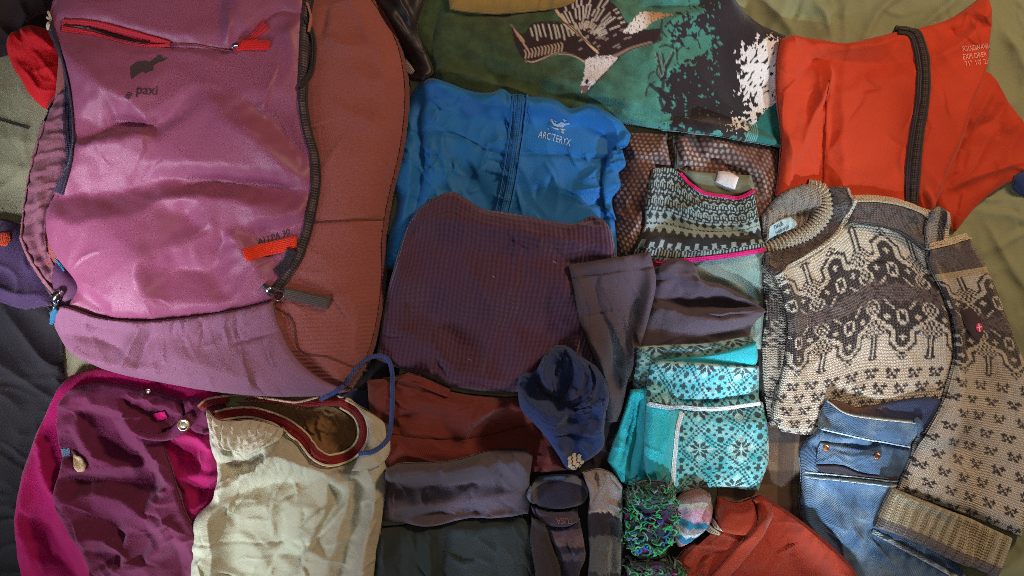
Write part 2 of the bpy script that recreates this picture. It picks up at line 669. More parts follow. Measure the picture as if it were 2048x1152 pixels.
    r1 = np.stack([bx - ix * 0.6, by - iy * 0.6, bz * 0.55 + gnd * 0.45], 1)
    r2 = np.stack([bx + ix * 2.5, by + iy * 2.5, gnd], 1)
    m = len(loop)
    V = np.vstack([np.stack([x.ravel(), y.ravel(), z.ravel()], 1), r1, r2])
    a = np.arange(m)
    bq = (a + 1) % m
    F1 = np.stack([loop[bq], loop[a], nn + a, nn + bq], 1)[:, ::-1]
    F2 = np.stack([nn + bq, nn + a, nn + m + a, nn + m + bq], 1)[:, ::-1]
    F = np.vstack([F, F1[:, ::-1], F2[:, ::-1]])
    UV = np.stack([g.U.ravel(), g.V.ravel()], 1)
    UV = np.vstack([UV, UV[loop], UV[loop]])
    vcf = vc.reshape(-1, 3)
    vcf = np.vstack([vcf, vcf[loop], vcf[loop]])
    o = mkmesh(name, V, F, mat, UV, vcf)
    attach(o, parent)
    if parent is None:
        tag(o, label, cat, group)
    elif part_label:
        o['label'] = part_label
    if put:
        hm_put(x, y, z)
    g.o = o
    return g


def plan(p, k):
    p = np.asarray(p, float)
    return np.stack([1024 + (p[:, 0] - 1024) * k, 576 + (p[:, 1] - 576) * k], 1)


def ribbon(name, path, width, mat, colr, host=None, thick=2.5, lift=0.4, parent=None, round_=0.5, nacross=7, step=3.0,
           z=None, cfun=None, hfun=None, closed=False, put=True, smooth=0, part_label=None, label=None, cat=None, group=None):
    """A tape / zip / hem / strap laid along a path on the cloth below it."""
    k = host.k if host is not None else 1.0
    p = plan(path, k)
    n = max(4, int(plen(p) / step))
    c = spline(p, n, closed)
    t = np.gradient(c, axis=0)
    t /= np.linalg.norm(t, axis=1)[:, None] + 1e-9
    nrm = np.stack([-t[:, 1], t[:, 0]], 1)
    a = np.linspace(-1, 1, nacross)
    s = np.linspace(0, 1, n)
    wd = width(s) if callable(width) else np.full(n, float(width))
    X = c[:, None, 0] + nrm[:, None, 0] * a[None] * wd[:, None] / 2
    Y = c[:, None, 1] + nrm[:, None, 1] * a[None] * wd[:, None] / 2
    base = hm_at(X, Y)
    if z is not None:
        zz = np.interp(s, np.linspace(0, 1, len(z)), z)
        base = np.tile(zz[:, None], (1, nacross))
    elif smooth:
        base = np.maximum(blur2(base, 0, smooth), base)
    prof = (1 - np.abs(a) ** 2.5 * round_)
    Z = base + lift + thick * prof[None]
    aa, ss = np.meshgrid(a, s)
    Ulen = plen(c)
    if hfun is not None:
        Z = Z + hfun(aa, ss * Ulen)
    nn = n * nacross
    idx = np.arange(nn).reshape(n, nacross)
    F = np.stack([idx[:-1, :-1], idx[:-1, 1:], idx[1:, 1:], idx[1:, :-1]], -1).reshape(-1, 4)
    loop = np.concatenate([idx[0, :-1], idx[:-1, -1], idx[-1, :0:-1], idx[:0:-1, 0]])
    V0 = np.stack([X.ravel(), Y.ravel(), Z.ravel()], 1)
    low = V0[loop].copy()
    low[:, 2] = base.ravel()[loop] - 0.8 if z is None else low[:, 2] - thick
    m = len(loop)
    aix = np.arange(m)
    b = (aix + 1) % m
    F1 = np.stack([loop[aix], loop[b], nn + b, nn + aix], 1)
    V = np.vstack([V0, low])
    UV = np.stack([aa.ravel() * np.mean(wd) / 2, ss.ravel() * Ulen], 1)
    vc = np.tile(np.asarray(colr, float), (nn, 1)) if cfun is None else cfun(aa, ss * Ulen).reshape(-1, 3)
    o = mkmesh(name, V, np.vstack([F[:, ::-1], F1]), mat, np.vstack([UV, UV[loop]]), np.vstack([vc, vc[loop]]))
    attach(o, parent)
    if part_label:
        o['label'] = part_label
    if parent is None and label:
        tag(o, label, cat, group)
    if put:
        hm_put(X, Y, Z)
    return o


def tube(name, path3, rad, mat, colr, parent=None, n=None, nr=8, label=None, cat=None, group=None, closed=False, hfun=None):
    """path3: (x, y, z) in traced units (plan)."""
    p = np.asarray(path3, float)
    n = n or max(6, int(plen(p) / 3))
    c = spline(p, n, closed)
    V, F, cols = tube_geo(c, rad, nr, hfun)
    o = mkmesh(name, V, F, mat, None, colr)
    attach(o, parent)
    if label:
        tag(o, label, cat, group)
    return o


def tube_geo(c, rad, nr=8, hfun=None):
    n = len(c)
    t = np.gradient(c, axis=0)
    t /= np.linalg.norm(t, axis=1)[:, None] + 1e-9
    up = np.array([0, 0, 1.0])
    s = np.cross(t, up)
    s /= np.linalg.norm(s, axis=1)[:, None] + 1e-9
    w = np.cross(s, t)
    ph = np.linspace(0, 2 * PI, nr, endpoint=False)
    r = np.full(n, rad) if np.isscalar(rad) else np.interp(np.linspace(0, 1, n), np.linspace(0, 1, len(rad)), rad)
    rr = np.tile(r[:, None], (1, nr))
    if hfun is not None:
        rr = rr * hfun(np.linspace(0, 1, n)[:, None], ph[None])
    V = (c[:, None] + s[:, None] * (np.cos(ph)[None] * rr)[..., None] + w[:, None] * (np.sin(ph)[None] * rr)[..., None]).reshape(-1, 3)
    F = []
    for i in range(n - 1):
        for j in range(nr):
            F.append((i * nr + j, i * nr + (j + 1) % nr, (i + 1) * nr + (j + 1) % nr, (i + 1) * nr + j))
    F = np.array(F)
    return V, F, None


def drape3(path, k, lift):
    p = plan(path, k)
    p = spline(p, max(6, int(plen(p) / 5)))
    return np.column_stack([p, hm_at(p[:, 0], p[:, 1]) + lift])


def decal(name, polys, mat, colr, host, lift=0.5, parent=None, cut=4.0, part_label=None):
    """Flat printed / sewn shapes following the cloth; polys are lists of traced points."""
    bm = bmesh.new()
    for poly in polys:
        q = plan(poly, host.k)
        vs = [bm.verts.new((a, b, 0)) for a, b in q]
        bm.faces.new(vs)
    bmesh.ops.triangulate(bm, faces=bm.faces[:])
    for _ in range(5):
        ed = [e for e in bm.edges if e.calc_length() > cut]
        if not ed:
            break
        bmesh.ops.subdivide_edges(bm, edges=ed, cuts=1, use_grid_fill=False)
        bmesh.ops.triangulate(bm, faces=[f for f in bm.faces if len(f.verts) > 3])
    bm.verts.ensure_lookup_table()
    V = np.array([v.co[:] for v in bm.verts])
    F = []
    for f in bm.faces:
        ii = [v.index for v in f.verts]
        a, b, c = V[ii[0]], V[ii[1]], V[ii[2]]
        if (b[0] - a[0]) * (c[1] - a[1]) - (b[1] - a[1]) * (c[0] - a[0]) > 0:
            ii = ii[::-1]
        F.append(ii)
    bm.free()
    V[:, 2] = hm_at(V[:, 0], V[:, 1]) + lift
    o = mkmesh(name, V, F, mat, None, colr)
    attach(o, parent)
    if part_label:
        o['label'] = part_label
    return o


def lettering(name, text, x, y, size, ang, mat, colr, host, parent, lift=0.55, sx=1.0, bend=0.0, bold=0.0, shear=0.0, space=1.0):
    """Text starting at traced (x, y) baseline-left, turned by ang degrees (positive = climbing)."""
    cu = bpy.data.curves.new(name, 'FONT')
    cu.body = text
    cu.size = size
    cu.offset = bold
    cu.space_character = space
    cu.shear = shear
    cu.resolution_u = 3
    tmp = bpy.data.objects.new('tmp', cu)
    col.objects.link(tmp)
    dg = bpy.context.evaluated_depsgraph_get()
    me = bpy.data.meshes.new_from_object(tmp.evaluated_get(dg))
    bpy.data.objects.remove(tmp)
    bm = bmesh.new()
    bm.from_mesh(me)
    bpy.data.meshes.remove(me)
    bmesh.ops.triangulate(bm, faces=bm.faces[:])
    for _ in range(3):
        ed = [e for e in bm.edges if e.calc_length() > 4]
        if not ed:
            break
        bmesh.ops.subdivide_edges(bm, edges=ed, cuts=1)
        bmesh.ops.triangulate(bm, faces=[f for f in bm.faces if len(f.verts) > 3])
    bm.verts.ensure_lookup_table()
    Q = np.array([v.co[:2] for v in bm.verts])
    F = [[v.index for v in f.verts] for f in bm.faces]
    bm.free()
    a = math.radians(ang)
    qx, qy = Q[:, 0] * sx, Q[:, 1] + bend * (Q[:, 0] * sx) ** 2
    px = x + qx * math.cos(a) - qy * math.sin(a)
    py = y - (qx * math.sin(a) + qy * math.cos(a))
    pl = plan(np.stack([px, py], 1), host.k)
    V = np.column_stack([pl, hm_at(pl[:, 0], pl[:, 1]) + lift])
    o = mkmesh(name, V, F, mat, None, colr)
    attach(o, parent)
    return o


def inpoly(x, y, poly):
    r = np.zeros(x.shape, bool)
    n = len(poly)
    for i in range(n):
        x1, y1 = poly[i]
        x2, y2 = poly[(i + 1) % n]
        if y1 == y2:
            continue
        c = ((y1 > y) != (y2 > y)) & (x < (x2 - x1) * (y - y1) / (y2 - y1) + x1)
        r ^= c
    return r


def paint_line(vc, x, y, pts, w, c, a=1.0, soft=1.0):
    p = np.asarray(pts, float)
    if len(p) > 2:
        p = spline(p, max(6, int(plen(p) / 10)))
    d, _, _ = line_dist(x, y, p)
    m = np.clip((w / 2 - d) / soft + 0.5, 0, 1)[..., None] * a
    vc[:] = vc * (1 - m) + np.asarray(c) * m


def mixc(a, b, t):
    t = np.clip(t, 0, 1)[..., None]
    return np.asarray(a) * (1 - t) + np.asarray(b) * t


def full(g, c):
    return np.tile(np.asarray(c, float), g.X.shape + (1,))


# ------------------------------------------------------------------ materials in use
M_duvet = fabric('cotton_cover', 'plain', 0.9, var=0.06, bump=0.25)
M_nylon = fabric('pack_nylon', 'plain', 0.46, var=0.05, bump=0.12, spec=0.36, sheen=0.1)
M_canvas = fabric('pack_canvas', 'heather', 0.85, var=0.07, bump=0.35)
M_satin = fabric('thin_nylon', 'plain', 0.75, var=0.07, bump=0.2, spec=0.22)
M_fleece = fabric('printed_fleece', 'fuzz', 0.95, var=0.08, bump=0.6, sheen=0.35)
M_plain = fabric('plain_cotton', 'plain', 0.9, var=0.08, bump=0.3)
M_twillc = fabric('cotton_twill', 'twill', 0.9, period=4.0, var=0.05, bump=0.35)
M_shell = fabric('shell_fabric', 'plain', 0.7, var=0.07, bump=0.25, spec=0.22)
M_down = fabric('jacket_nylon', 'plain', 0.58, var=0.07, bump=0.22, spec=0.25)
M_rib = fabric('grid_fleece', 'rib', 0.95, period=9.4, bump=0.6, var=0.10, sheen=0.3, vscale=1.3)
M_knit = fabric('wool_knit', 'knit', 0.95, period=6.2, bump=0.8, var=0.09, sheen=0.35, vscale=1.5)
M_jersey = fabric('jersey', 'heather', 0.9, var=0.05, bump=0.3)
M_wool = fabric('merino_knit', 'heather', 0.95, var=0.06, bump=0.35, sheen=0.25)
M_denim = fabric('denim', 'twill', 0.85, period=4.6, var=0.12, bump=0.5)
M_sock = fabric('sock_knit', 'fuzz', 0.95, var=0.14, bump=0.6, sheen=0.3)
M_zip = fabric('zip_tape', 'rib', 0.6, period=4.0, var=0.05, bump=0.5, spec=0.4)
M_metal = fabric('polished_metal', 'plain', 0.22, var=0.03, bump=0.02, spec=0.5, sheen=0, metal=1.0)
M_brass = fabric('aged_brass', 'plain', 0.38, var=0.15, bump=0.1, spec=0.5, sheen=0, metal=1.0)
M_print = fabric('print_ink', 'plain', 0.7, var=0.10, bump=0.1)
M_web = fabric('webbing', 'rib', 0.75, period=3.4, var=0.05, bump=0.5)
M_yarn = fabric('yarn', 'plain', 0.8, var=0.1, bump=0.3, sheen=0.3)

# ------------------------------------------------------------------ the bed cover
SAGE = C(134, 140, 108, 1.0)
gx = np.linspace(-420, 2468, 640)
gy = np.linspace(-400, 1560, 440)
BX, BY = np.meshgrid(gx, gy)
bz = 14 * fbm(BX / 420, BY / 420, 3, 2) + 13 * (wrinkle(BX, BY, 25, 150, 2.2, 4) - .3) + 9 * (wrinkle(BX, BY, -62, 62, 2.6, 9) - .3) \
    + 3.5 * (wrinkle(BX, BY, 80, 30, 2.2, 12) - .3)
bz += apply_folds(BX, BY, creases([(1000, -100), (2200, -100), (2200, 760), (1850, 760), (1800, 60), (1000, 60)], 46, 60, 40, 90, 3.5, 3))
bz += apply_folds(BX, BY, [([(1500, -40), (1560, 40), (1590, 80)], 12, 10, 14), ([(1600, -30), (1650, 40), (1660, 80)], 14, 8, 14),
                           ([(1720, 90), (1760, 20), (1840, -30)], 14, 12, 7), ([(1820, 70), (1880, 20), (1940, -30)], 13, 8, 12),
                           ([(1960, 440), (2000, 520), (2060, 600)], 9, 14, 8), ([(1930, 420), (2000, 430), (2070, 445)], 8, 6, 14),
                           ([(1980, 500), (2030, 470), (2080, 460)], 7, 6, 9), ([(1990, 60), (2030, 120), (2060, 200)], 12, 16, 10),
                           ([(1300, 60), (1400, 20), (1500, 10)], 8, 10, 14)])
bz -= bz.min() + 0.0
bz *= 0.75
HMX, HMY = np.meshgrid(np.arange(HW) * HR + HX0, np.arange(HHh) * HR + HY0)


def grid_interp(x, y):
    fx = np.clip((x - gx[0]) / (gx[1] - gx[0]), 0, len(gx) - 1.001)
    fy = np.clip((y - gy[0]) / (gy[1] - gy[0]), 0, len(gy) - 1.001)
    a, b = fx.astype(int), fy.astype(int)
    p, q = fx - a, fy - b
    return bz[b, a] * (1 - p) * (1 - q) + bz[b, a + 1] * p * (1 - q) + bz[b + 1, a] * (1 - p) * q + bz[b + 1, a + 1] * p * q


HM[:] = grid_interp(HMX, HMY)
ii = np.arange(BX.size).reshape(BX.shape)
BF = np.stack([ii[:-1, :-1], ii[1:, :-1], ii[1:, 1:], ii[:-1, 1:]], -1).reshape(-1, 4)
bed = mkmesh('bed_cover', np.stack([BX.ravel(), BY.ravel(), bz.ravel()], 1), BF, M_duvet, None, SAGE)
tag(bed, 'rumpled sage green cotton bed cover under everything', 'bed cover', kind='structure')

# ------------------------------------------------------------------ dark odds and ends along the edges
cloth('black_garment', [(-160, 560), (60, 585), (115, 640), (122, 760), (135, 800), (95, 850), (70, 930), (50, 1040), (60, 1200), (-160, 1200)],
      (0, 2, 8, 9), M_plain, C(40, 42, 44), T=18, R=40, drape=10, wr=[(60, 90, 2.5, 9, 4), (10, 45, 2, 4, 8)],
      label='black garment with soft creases in the corner below the purple cloth', cat='garment')
cloth('brown_cloth', [(-120, -120), (60, -120), (130, -60), (110, 60), (60, 95), (20, 105), (-60, 120), (-140, 110)],
      (0, 2, 4, 7), M_plain, C(46, 34, 36), T=20, R=40, drape=8, wr=[(40, 60, 2, 9, 14)],
      label='dark brown crumpled cloth behind the red pouch in the corner', cat='cloth')
pv = cloth('purple_garment', [(-90, 440), (0, 438), (60, 470), (100, 560), (95, 610), (40, 618), (-20, 600), (-90, 610)],
           (0, 2, 4, 7), M_fleece, C(72, 56, 90), T=30, R=46, drape=6, wr=[(70, 55, 2.2, 7, 24)],
           folds=[([(-40, 560), (30, 585), (90, 590)], 8, 8, 14)],
           label='soft purple garment with an orange tab poking out from under the backpack', cat='garment')
cloth('orange_tab', [(-30, 468), (15, 463), (18, 482), (10, 492), (-30, 490)], (0, 1, 3, 4), M_web, C(205, 80, 45), T=4, R=6, drape=0, parent=pv.o)
cloth('red_pouch', [(22, 62), (60, 50), (100, 58), (118, 100), (118, 170), (100, 195), (82, 213), (50, 185), (25, 140), (8, 115), (14, 80)],
      (0, 2, 5, 8), M_shell, C(205, 18, 30, 0.95), T=40, R=34, drape=4, res=2.0,
      folds=[([(60, 95), (90, 130), (115, 160)], 5, 5, 9), ([(35, 125), (60, 150), (80, 185)], 5, 4, 7), ([(70, 60), (90, 80), (110, 95)], 6, 4, 8),
             ([(60, 145), (90, 138), (112, 132)], 4, 4, 6)], wr=[(50, 24, 2.2, 3.2, 5)],
      label='bright red nylon stuff pouch tucked beside the backpack', cat='pouch')

cloth('black_gap_sheet', [(690, 470), (800, 470), (800, 700), (790, 830), (680, 830), (690, 640)], (0, 1, 3, 4), M_plain, C(34, 32, 36), T=5, R=12, drape=6, wr=[(80, 40, 2, 4, 3)],  # added sheet: the shade of the gap put in as black colour
      label='added black sheet darkening the gap between the backpack and purple fleece', cat='cloth')
cloth('charcoal_gap_sheet', [(1030, 820), (1150, 815), (1270, 760), (1300, 900), (1380, 1000), (1450, 1040), (1440, 1200), (1050, 1200), (1045, 1000)], (0, 2, 6, 7), M_plain, C(40, 36, 40), T=8, R=16, drape=6, wr=[(60, 50, 2, 5, 13)],  # added filler, coloured dark so the gaps between the bundles look shaded
      label='added charcoal sheet darkening the gaps underneath the socks and shaggy slippers', cat='cloth')
cloth('charcoal_gap_sheet', [(1500, 250), (1600, 250), (1600, 420), (1590, 860), (1505, 860), (1490, 540)], (0, 1, 3, 4), M_plain, C(46, 42, 42), T=8, R=16, drape=6, wr=[(60, 50, 2, 5, 23)],  # dark cloth behind the jacket, stretched down to put shade into the gap
      label='charcoal cloth behind the orange jacket, extended to darken the gap along the sweater', cat='cloth')

# plaid cloth between the leggings and the jeans


def plaid(g):
    v = full(g, C(112, 92, 74))
    for a, w, c in ((0.18, .10, C(52, 50, 58)), (0.55, .14, C(60, 50, 50)), (0.85, .05, C(150, 120, 90))):
        m = (np.abs(g.u - a) < w / 2)
        v[m] = v[m] * 0.4 + c * 0.6
    for a, w, c in ((0.10, .12, C(42, 42, 54)), (0.42, .10, C(60, 48, 46)), (0.7, .14, C(48, 46, 56)), (0.9, .04, C(150, 120, 90))):
        m = (np.abs(g.v - a) < w / 2)
        v[m] = v[m] * 0.4 + c * 0.6
    return v


cloth('plaid_shirt', [(1440, 850), (1560, 845), (1690, 850), (1680, 960), (1690, 1100), (1560, 1110), (1430, 1100), (1436, 960)],
      (0, 2, 4, 6), M_plain, C(112, 92, 74), T=8, R=20, drape=6, wr=[(85, 60, 2, 4, 4)], cfun=plaid,
      label='brown and charcoal plaid shirt showing between the jeans and patterned leggings', cat='shirt')

# ------------------------------------------------------------------ hex-dot garment


def hexcol(g):
    P = 10.0
    uu, vv = g.U / P, g.V / (P * 0.80)
    row = np.floor(vv)
    fu = (uu + 0.5 * (row % 2)) % 1 - 0.5
    fv = vv % 1 - 0.5
    d = np.hypot(fu, fv * 0.85)
    m = np.clip((0.34 - d) / 0.10, 0, 1)
    big = np.clip(noise(g.X / 60, g.Y / 60, 8) + 0.6, 0.35, 1)
    return mixc(C(96, 58, 52), C(176, 168, 160), m * big)


hexg = cloth('honeycomb_garment', [(1262, 262), (1340, 262), (1420, 258), (1510, 275), (1560, 300), (1560, 380), (1545, 450), (1510, 540), (1370, 540), (1270, 525), (1226, 505), (1229, 440), (1233, 370), (1250, 300)],
             (0, 4, 7, 10), M_jersey, C(110, 72, 66), T=30, R=34, drape=6, res=2.0, cfun=hexcol,
             folds=[([(1260, 290), (1300, 330), (1290, 420), (1240, 500)], 10, 16, 12), ([(1340, 270), (1350, 310), (1345, 350)], -12, 8, 8),
                    ([(1400, 280), (1460, 300), (1500, 350)], 9, 10, 14), ([(1300, 280), (1330, 320), (1360, 330)], 7, 8, 8)],
             wr=[(70, 40, 2, 3, 6)], crs=[(26, 70, 50, 40, 3, 31)], fblur=4, famp=1.5,
             fac=[[(1258, 296, 8), (1290, 350, 16), (1280, 430, 14), (1242, 490, 8)], [(1312, 320, -6), (1310, 420, -10)], [(1364, 276, 12), (1368, 318, 8)], [(1344, 274, -10), (1348, 330, -8)], [(1330, 270, 10), (1322, 310, 10)], [(1420, 282, 14), (1480, 306, 14), (1525, 360, 10)], [(1440, 320, -8), (1500, 350, -8)], [(1398, 280, -8), (1410, 320, -8)], [(1520, 400, 8), (1530, 440, 8)]],
             label='brown garment with pale honeycomb dots and a drawstring behind the jacquard top', cat='garment')
tube('drawstring', drape3([(1352, 262), (1350, 285), (1356, 310), (1354, 335)], hexg.k, 3), 5, M_web, C(84, 84, 82), parent=hexg.o)
tube('cord_tip', drape3([(1342, 274), (1352, 270)], hexg.k, 6), 3, M_web, C(190, 170, 120), parent=hexg.o)

# ------------------------------------------------------------------ printed fleece
DARK, WHT, TAN, TEAL, GRN = C(42, 34, 42), C(232, 232, 238), C(206, 178, 150), C(74, 146, 136), C(64, 84, 54)


def fleececol(g):
    X, Y = g.X, g.Y
    n1 = fbm(X / 60, Y / 60, 4, 3)
    t = np.clip((X + Y * 0.35 - 1140 + 70 * n1) / 280, 0, 1)
    v = mixc(GRN, TEAL, t)  # print gradient, partly warm and cool light put into the colour
    v = v * (1 + .30 * fbm(X / 26, Y / 26, 44, 3))[..., None]
    # mottled darker woods in the upper left
    v = mixc(v, C(50, 66, 46), np.clip(fbm(X / 45, Y / 30, 14, 3) * 1.4 - 0.1, 0, 0.7) * (1 - t))
    # dark thicket
    th = [(1345, 60), (1370, 20), (1400, -30), (1540, -40), (1580, 60), (1555, 110), (1555, 290), (1360, 265), (1330, 230), (1325, 170), (1350, 140), (1400, 100), (1345, 90)]
    jx, jy = X + fbm(X / 15, Y / 15, 5, 3) * 26, Y + fbm(X / 15, Y / 15, 6, 3) * 26
    m = inpoly(jx, jy, th)
    v[m] = DARK
    # teal holes in the thicket
    h = inpoly(jx, jy, [(1385, 60), (1420, 55), (1435, 100), (1400, 115), (1360, 95)]) | inpoly(jx, jy, [(1310, 0), (1400, 5), (1410, 25), (1370, 35), (1320, 25)])
    v[h] = TEAL * 0.8
    # branches
    br = [[(1300, 170), (1318, 185), (1335, 205), (1350, 225), (1380, 240), (1440, 250)], [(1328, 150), (1325, 175), (1320, 200), (1330, 225)],
          [(1322, 110), (1330, 150), (1322, 160)], [(1312, 110), (1318, 140), (1323, 158)], [(1345, 108), (1335, 130), (1326, 145)],
          [(1326, 185), (1345, 195), (1360, 215), (1375, 230)]]
    for b in br:
        paint_line(v, X, Y, b, 7, DARK, 0.9)
    for b in br[2:5]:
        bb = [(p[0] - 3, p[1] - 3) for p in b]
        paint_line(v, X + noise(X / 9, Y / 9, 3) * 3, Y, bb, 2.0, C(150, 180, 174), 0.6)
    for k in range(26):
        r_ = np.random.default_rng(k + 50)
        x0, y0 = r_.uniform(1290, 1420), r_.uniform(70, 240)
        a = r_.uniform(-2.4, 0.6)
        L = r_.uniform(12, 34)
        paint_line(v, X, Y, [(x0, y0), (x0 + L * .5 * math.cos(a), y0 + L * .5 * math.sin(a)), (x0 + L * math.cos(a + .4), y0 + L * math.sin(a + .4))], 3.4, DARK, .85)
    gaps = m & (fbm(X / 11, Y / 11, 61, 3) > .58) & (X < 1440)
    v[gaps] = TEAL * .85
    # white blossom / surf on the dark ground
    wx, wy = X + fbm(X / 10, Y / 16, 15, 3) * 18, Y + fbm(X / 10, Y / 16, 16, 3) * 24
    wm = inpoly(wx, wy, [(1476, 110), (1492, 95), (1510, 85), (1560, 70), (1562, 210), (1530, 225), (1510, 250), (1440, 262), (1500, 225), (1512, 190), (1475, 190), (1490, 150)])
    v[wm] = WHT
    sp = (noise(X / 7 + Y / 14, Y / 12, 77) > 0.38) & wm & (Y < 200)
    v[sp] = DARK
    # teal hill in the corner
    tm = inpoly(X + fbm(X / 12, Y / 12, 2, 2) * 6, Y, [(1500, 262), (1530, 222), (1560, 200), (1600, 290), (1560, 310), (1490, 300)])
    v[tm] = C(34, 112, 112)
    for k in range(6):
        paint_line(v, X, Y, [(1488 + k * 5, 238 + 2 * k), (1494 + k * 4, 262), (1488 + k * 4, 284)], 1.8, C(150, 210, 210), 0.6)
    # bottom dark strip
    bm_ = inpoly(jx, jy, [(1340, 232), (1440, 245), (1470, 275), (1400, 275), (1335, 262)])
    v[bm_] = DARK
    # bird in flight
    sx, sy = X + fbm(X / 7, Y / 7, 25, 2) * 2.2, Y + fbm(X / 7, Y / 7, 26, 2) * 2.2
    wing1 = [(1021, 46), (1034, 62), (1046, 72), (1066, 48), (1100, 44), (1135, 48), (1150, 60), (1172, 84), (1200, 106), (1180, 124), (1150, 112), (1125, 107), (1108, 110), (1085, 121), (1062, 128), (1050, 121), (1040, 108), (1029, 82)]
    wing2 = [(1094, 0), (1100, -30), (1200, -30), (1218, 3), (1236, 20), (1246, 40), (1258, 52), (1290, 62), (1318, 60), (1322, 82), (1290, 92), (1262, 100), (1236, 114), (1205, 118), (1180, 98), (1160, 74), (1142, 58), (1118, 34)]
    inw1, inw2 = inpoly(sx, sy, wing1), inpoly(sx, sy, wing2)
    BRN = C(50, 32, 34)
    v[inw1 | inw2] = BRN
    rr_ = np.random.default_rng(5)
    bird = np.zeros(X.shape + (3,)) + v
    # upper wing: pale shafts fanning out of the shoulder
    for k in range(17):
        a = -2.42 + k * 0.118 + rr_.normal(0, .025)
        for (r0, r1) in ((28, 46), (52, 74), (80, 100)):
            r0 += rr_.uniform(-6, 6)
            r1 += rr_.uniform(-5, 5)
            if rr_.random() < .18:
                continue
            cx, cy = 1172, 88
            paint_line(bird, X, Y, [(cx + r0 * math.cos(a), cy + r0 * math.sin(a)), (cx + r1 * math.cos(a + .05), cy + r1 * math.sin(a + .05))], 3.6, C(204, 196, 190), 0.9)
    # lower wing: upright pale shafts along the top edge, tan scallops below
    for k in range(11):
        x0 = 1058 + k * 9.2 + rr_.normal(0, 1.2)
        paint_line(bird, X, Y, [(x0, 50 + rr_.uniform(0, 3)), (x0 + 3, 62), (x0 + 6, 74 + rr_.uniform(-3, 8))], 3.6, C(196, 196, 188), 0.9)
    for k in range(12):
        x0, y0 = 1050 + k * 6.6, 118 - k * 1.3
        paint_line(bird, X, Y, [(x0, y0), (x0 + 2, y0 - 9 - rr_.uniform(0, 4)), (x0 - 1, y0 - 16)], 2.8, TAN, 0.85)
    for k in range(5):
        paint_line(bird, X, Y, [(1028 + k * 6, 58 + k * 9), (1036 + k * 6, 74 + k * 9)], 3, C(196, 160, 140), .8)
    for k in range(26):
        x0, y0 = rr_.uniform(1150, 1262), rr_.uniform(62, 104)
        paint_line(bird, X, Y, [(x0, y0), (x0 + 5, y0 - 3)], 2.8, C(170, 158, 154), .8)
    v = np.where((inw1 | inw2)[..., None], bird, v)
    # rims and spine
    paint_line(v, X, Y, [(1052, 123), (1064, 126), (1088, 118), (1110, 109), (1128, 108), (1150, 113), (1168, 124)], 4.0, TAN, 0.9)
    paint_line(v, X, Y, [(1022, 48), (1036, 66), (1048, 84)], 3.4, C(206, 176, 156), 0.9)
    paint_line(v, X, Y, [(1104, 6), (1122, 34), (1144, 58), (1160, 72), (1178, 90), (1196, 106)], 5.5, C(216, 190, 158), 0.95)
    paint_line(v, X, Y, [(1300, 88), (1262, 98), (1236, 110), (1215, 118)], 7, C(160, 136, 122), 0.85)
    for w in (wing1, wing2):
        paint_line(v, X, Y, [w[i] for i in range(len(w))], 2.4, C(34, 24, 28), .8)
    # head and breast
    hd = inpoly(sx, sy, [(1163, 186), (1161, 172), (1168, 150), (1170, 130), (1172, 120), (1190, 112), (1225, 112), (1236, 116), (1218, 138), (1198, 158), (1182, 174), (1172, 187)])
    v[hd] = mixc(WHT, C(140, 116, 116), np.clip(noise(X / 3.4, Y / 3.4, 3) * 2.2 - .6 + np.clip((124 - Y) / 10, 0, 1), 0, 1))[hd]
    v[inpoly(X, Y, [(1173, 158), (1177, 165), (1173, 173), (1169, 166)])] = DARK
    v[inpoly(sx, sy, [(1161, 173), (1178, 173), (1172, 188), (1164, 187)])] = C(126, 96, 84)
    paint_line(v, X, Y, [(1172, 188), (1200, 158), (1222, 134), (1238, 116)], 2.6, C(30, 26, 34), .8)
    # tail
    tl = inpoly(sx, sy, [(1244, 66), (1262, 46), (1278, 26), (1290, 21), (1312, 23), (1346, 31), (1322, 38), (1304, 46), (1288, 60), (1262, 68)])
    v[tl] = mixc(WHT, C(205, 160, 118), np.clip((X - 1284) / 22, 0, 1))[tl]
    v[tl & (noise(X / 4, Y / 4, 13) > .42)] = C(110, 96, 96)
    return v


fl = cloth('fleece_jacket', [(775, -70), (900, -75), (1150, -75), (1440, -75), (1475, -5), (1525, 40), (1582, 66), (1590, 200), (1580, 300), (1556, 293), (1480, 281), (1400, 269), (1330, 258), (1262, 245), (1150, 220), (1000, 205), (876, 168), (862, 130), (830, 84), (786, 26)],
           (0, 6, 8, 16), M_fleece, GRN, T=44, R=44, res=1.35, drape=10, cfun=fleececol,
           folds=[([(880, 0), (868, 60), (862, 110)], -7, 8, 20), ([(900, 30), (1000, 25), (1110, 10)], -12, 20, 16),
                  ([(960, 110), (985, 150), (1010, 190)], -6, 18, 14), ([(1230, 0), (1330, 14), (1420, 5)], -12, 12, 16),
                  ([(1080, 160), (1200, 190), (1300, 215)], 6, 30, 26), ([(1100, 190), (1220, 212), (1330, 240)], -5, 8, 10)],
           wr=[(10, 120, 1.8, 6, 15, 1.5)],
           label='green fleece jacket printed with a flying bird, thicket and white surf', cat='jacket')
ribbon('hem_stitching', [(786, 32), (828, 88), (858, 132), (868, 158)], 7, M_web, C(150, 130, 84), host=fl, parent=fl.o, thick=2, step=2)
cloth('mustard_cloth', [(885, -70), (1000, -80), (1165, -75), (1152, 0), (1120, 12), (1060, 19), (1000, 22), (940, 20), (900, 16)],
      (0, 2, 3, 8), M_shell, C(158, 128, 66), T=16, R=20, drape=4, wr=[(80, 40, 2, 5, 6)],
      label='mustard yellow cloth overlapping the top edge of the green fleece', cat='cloth')

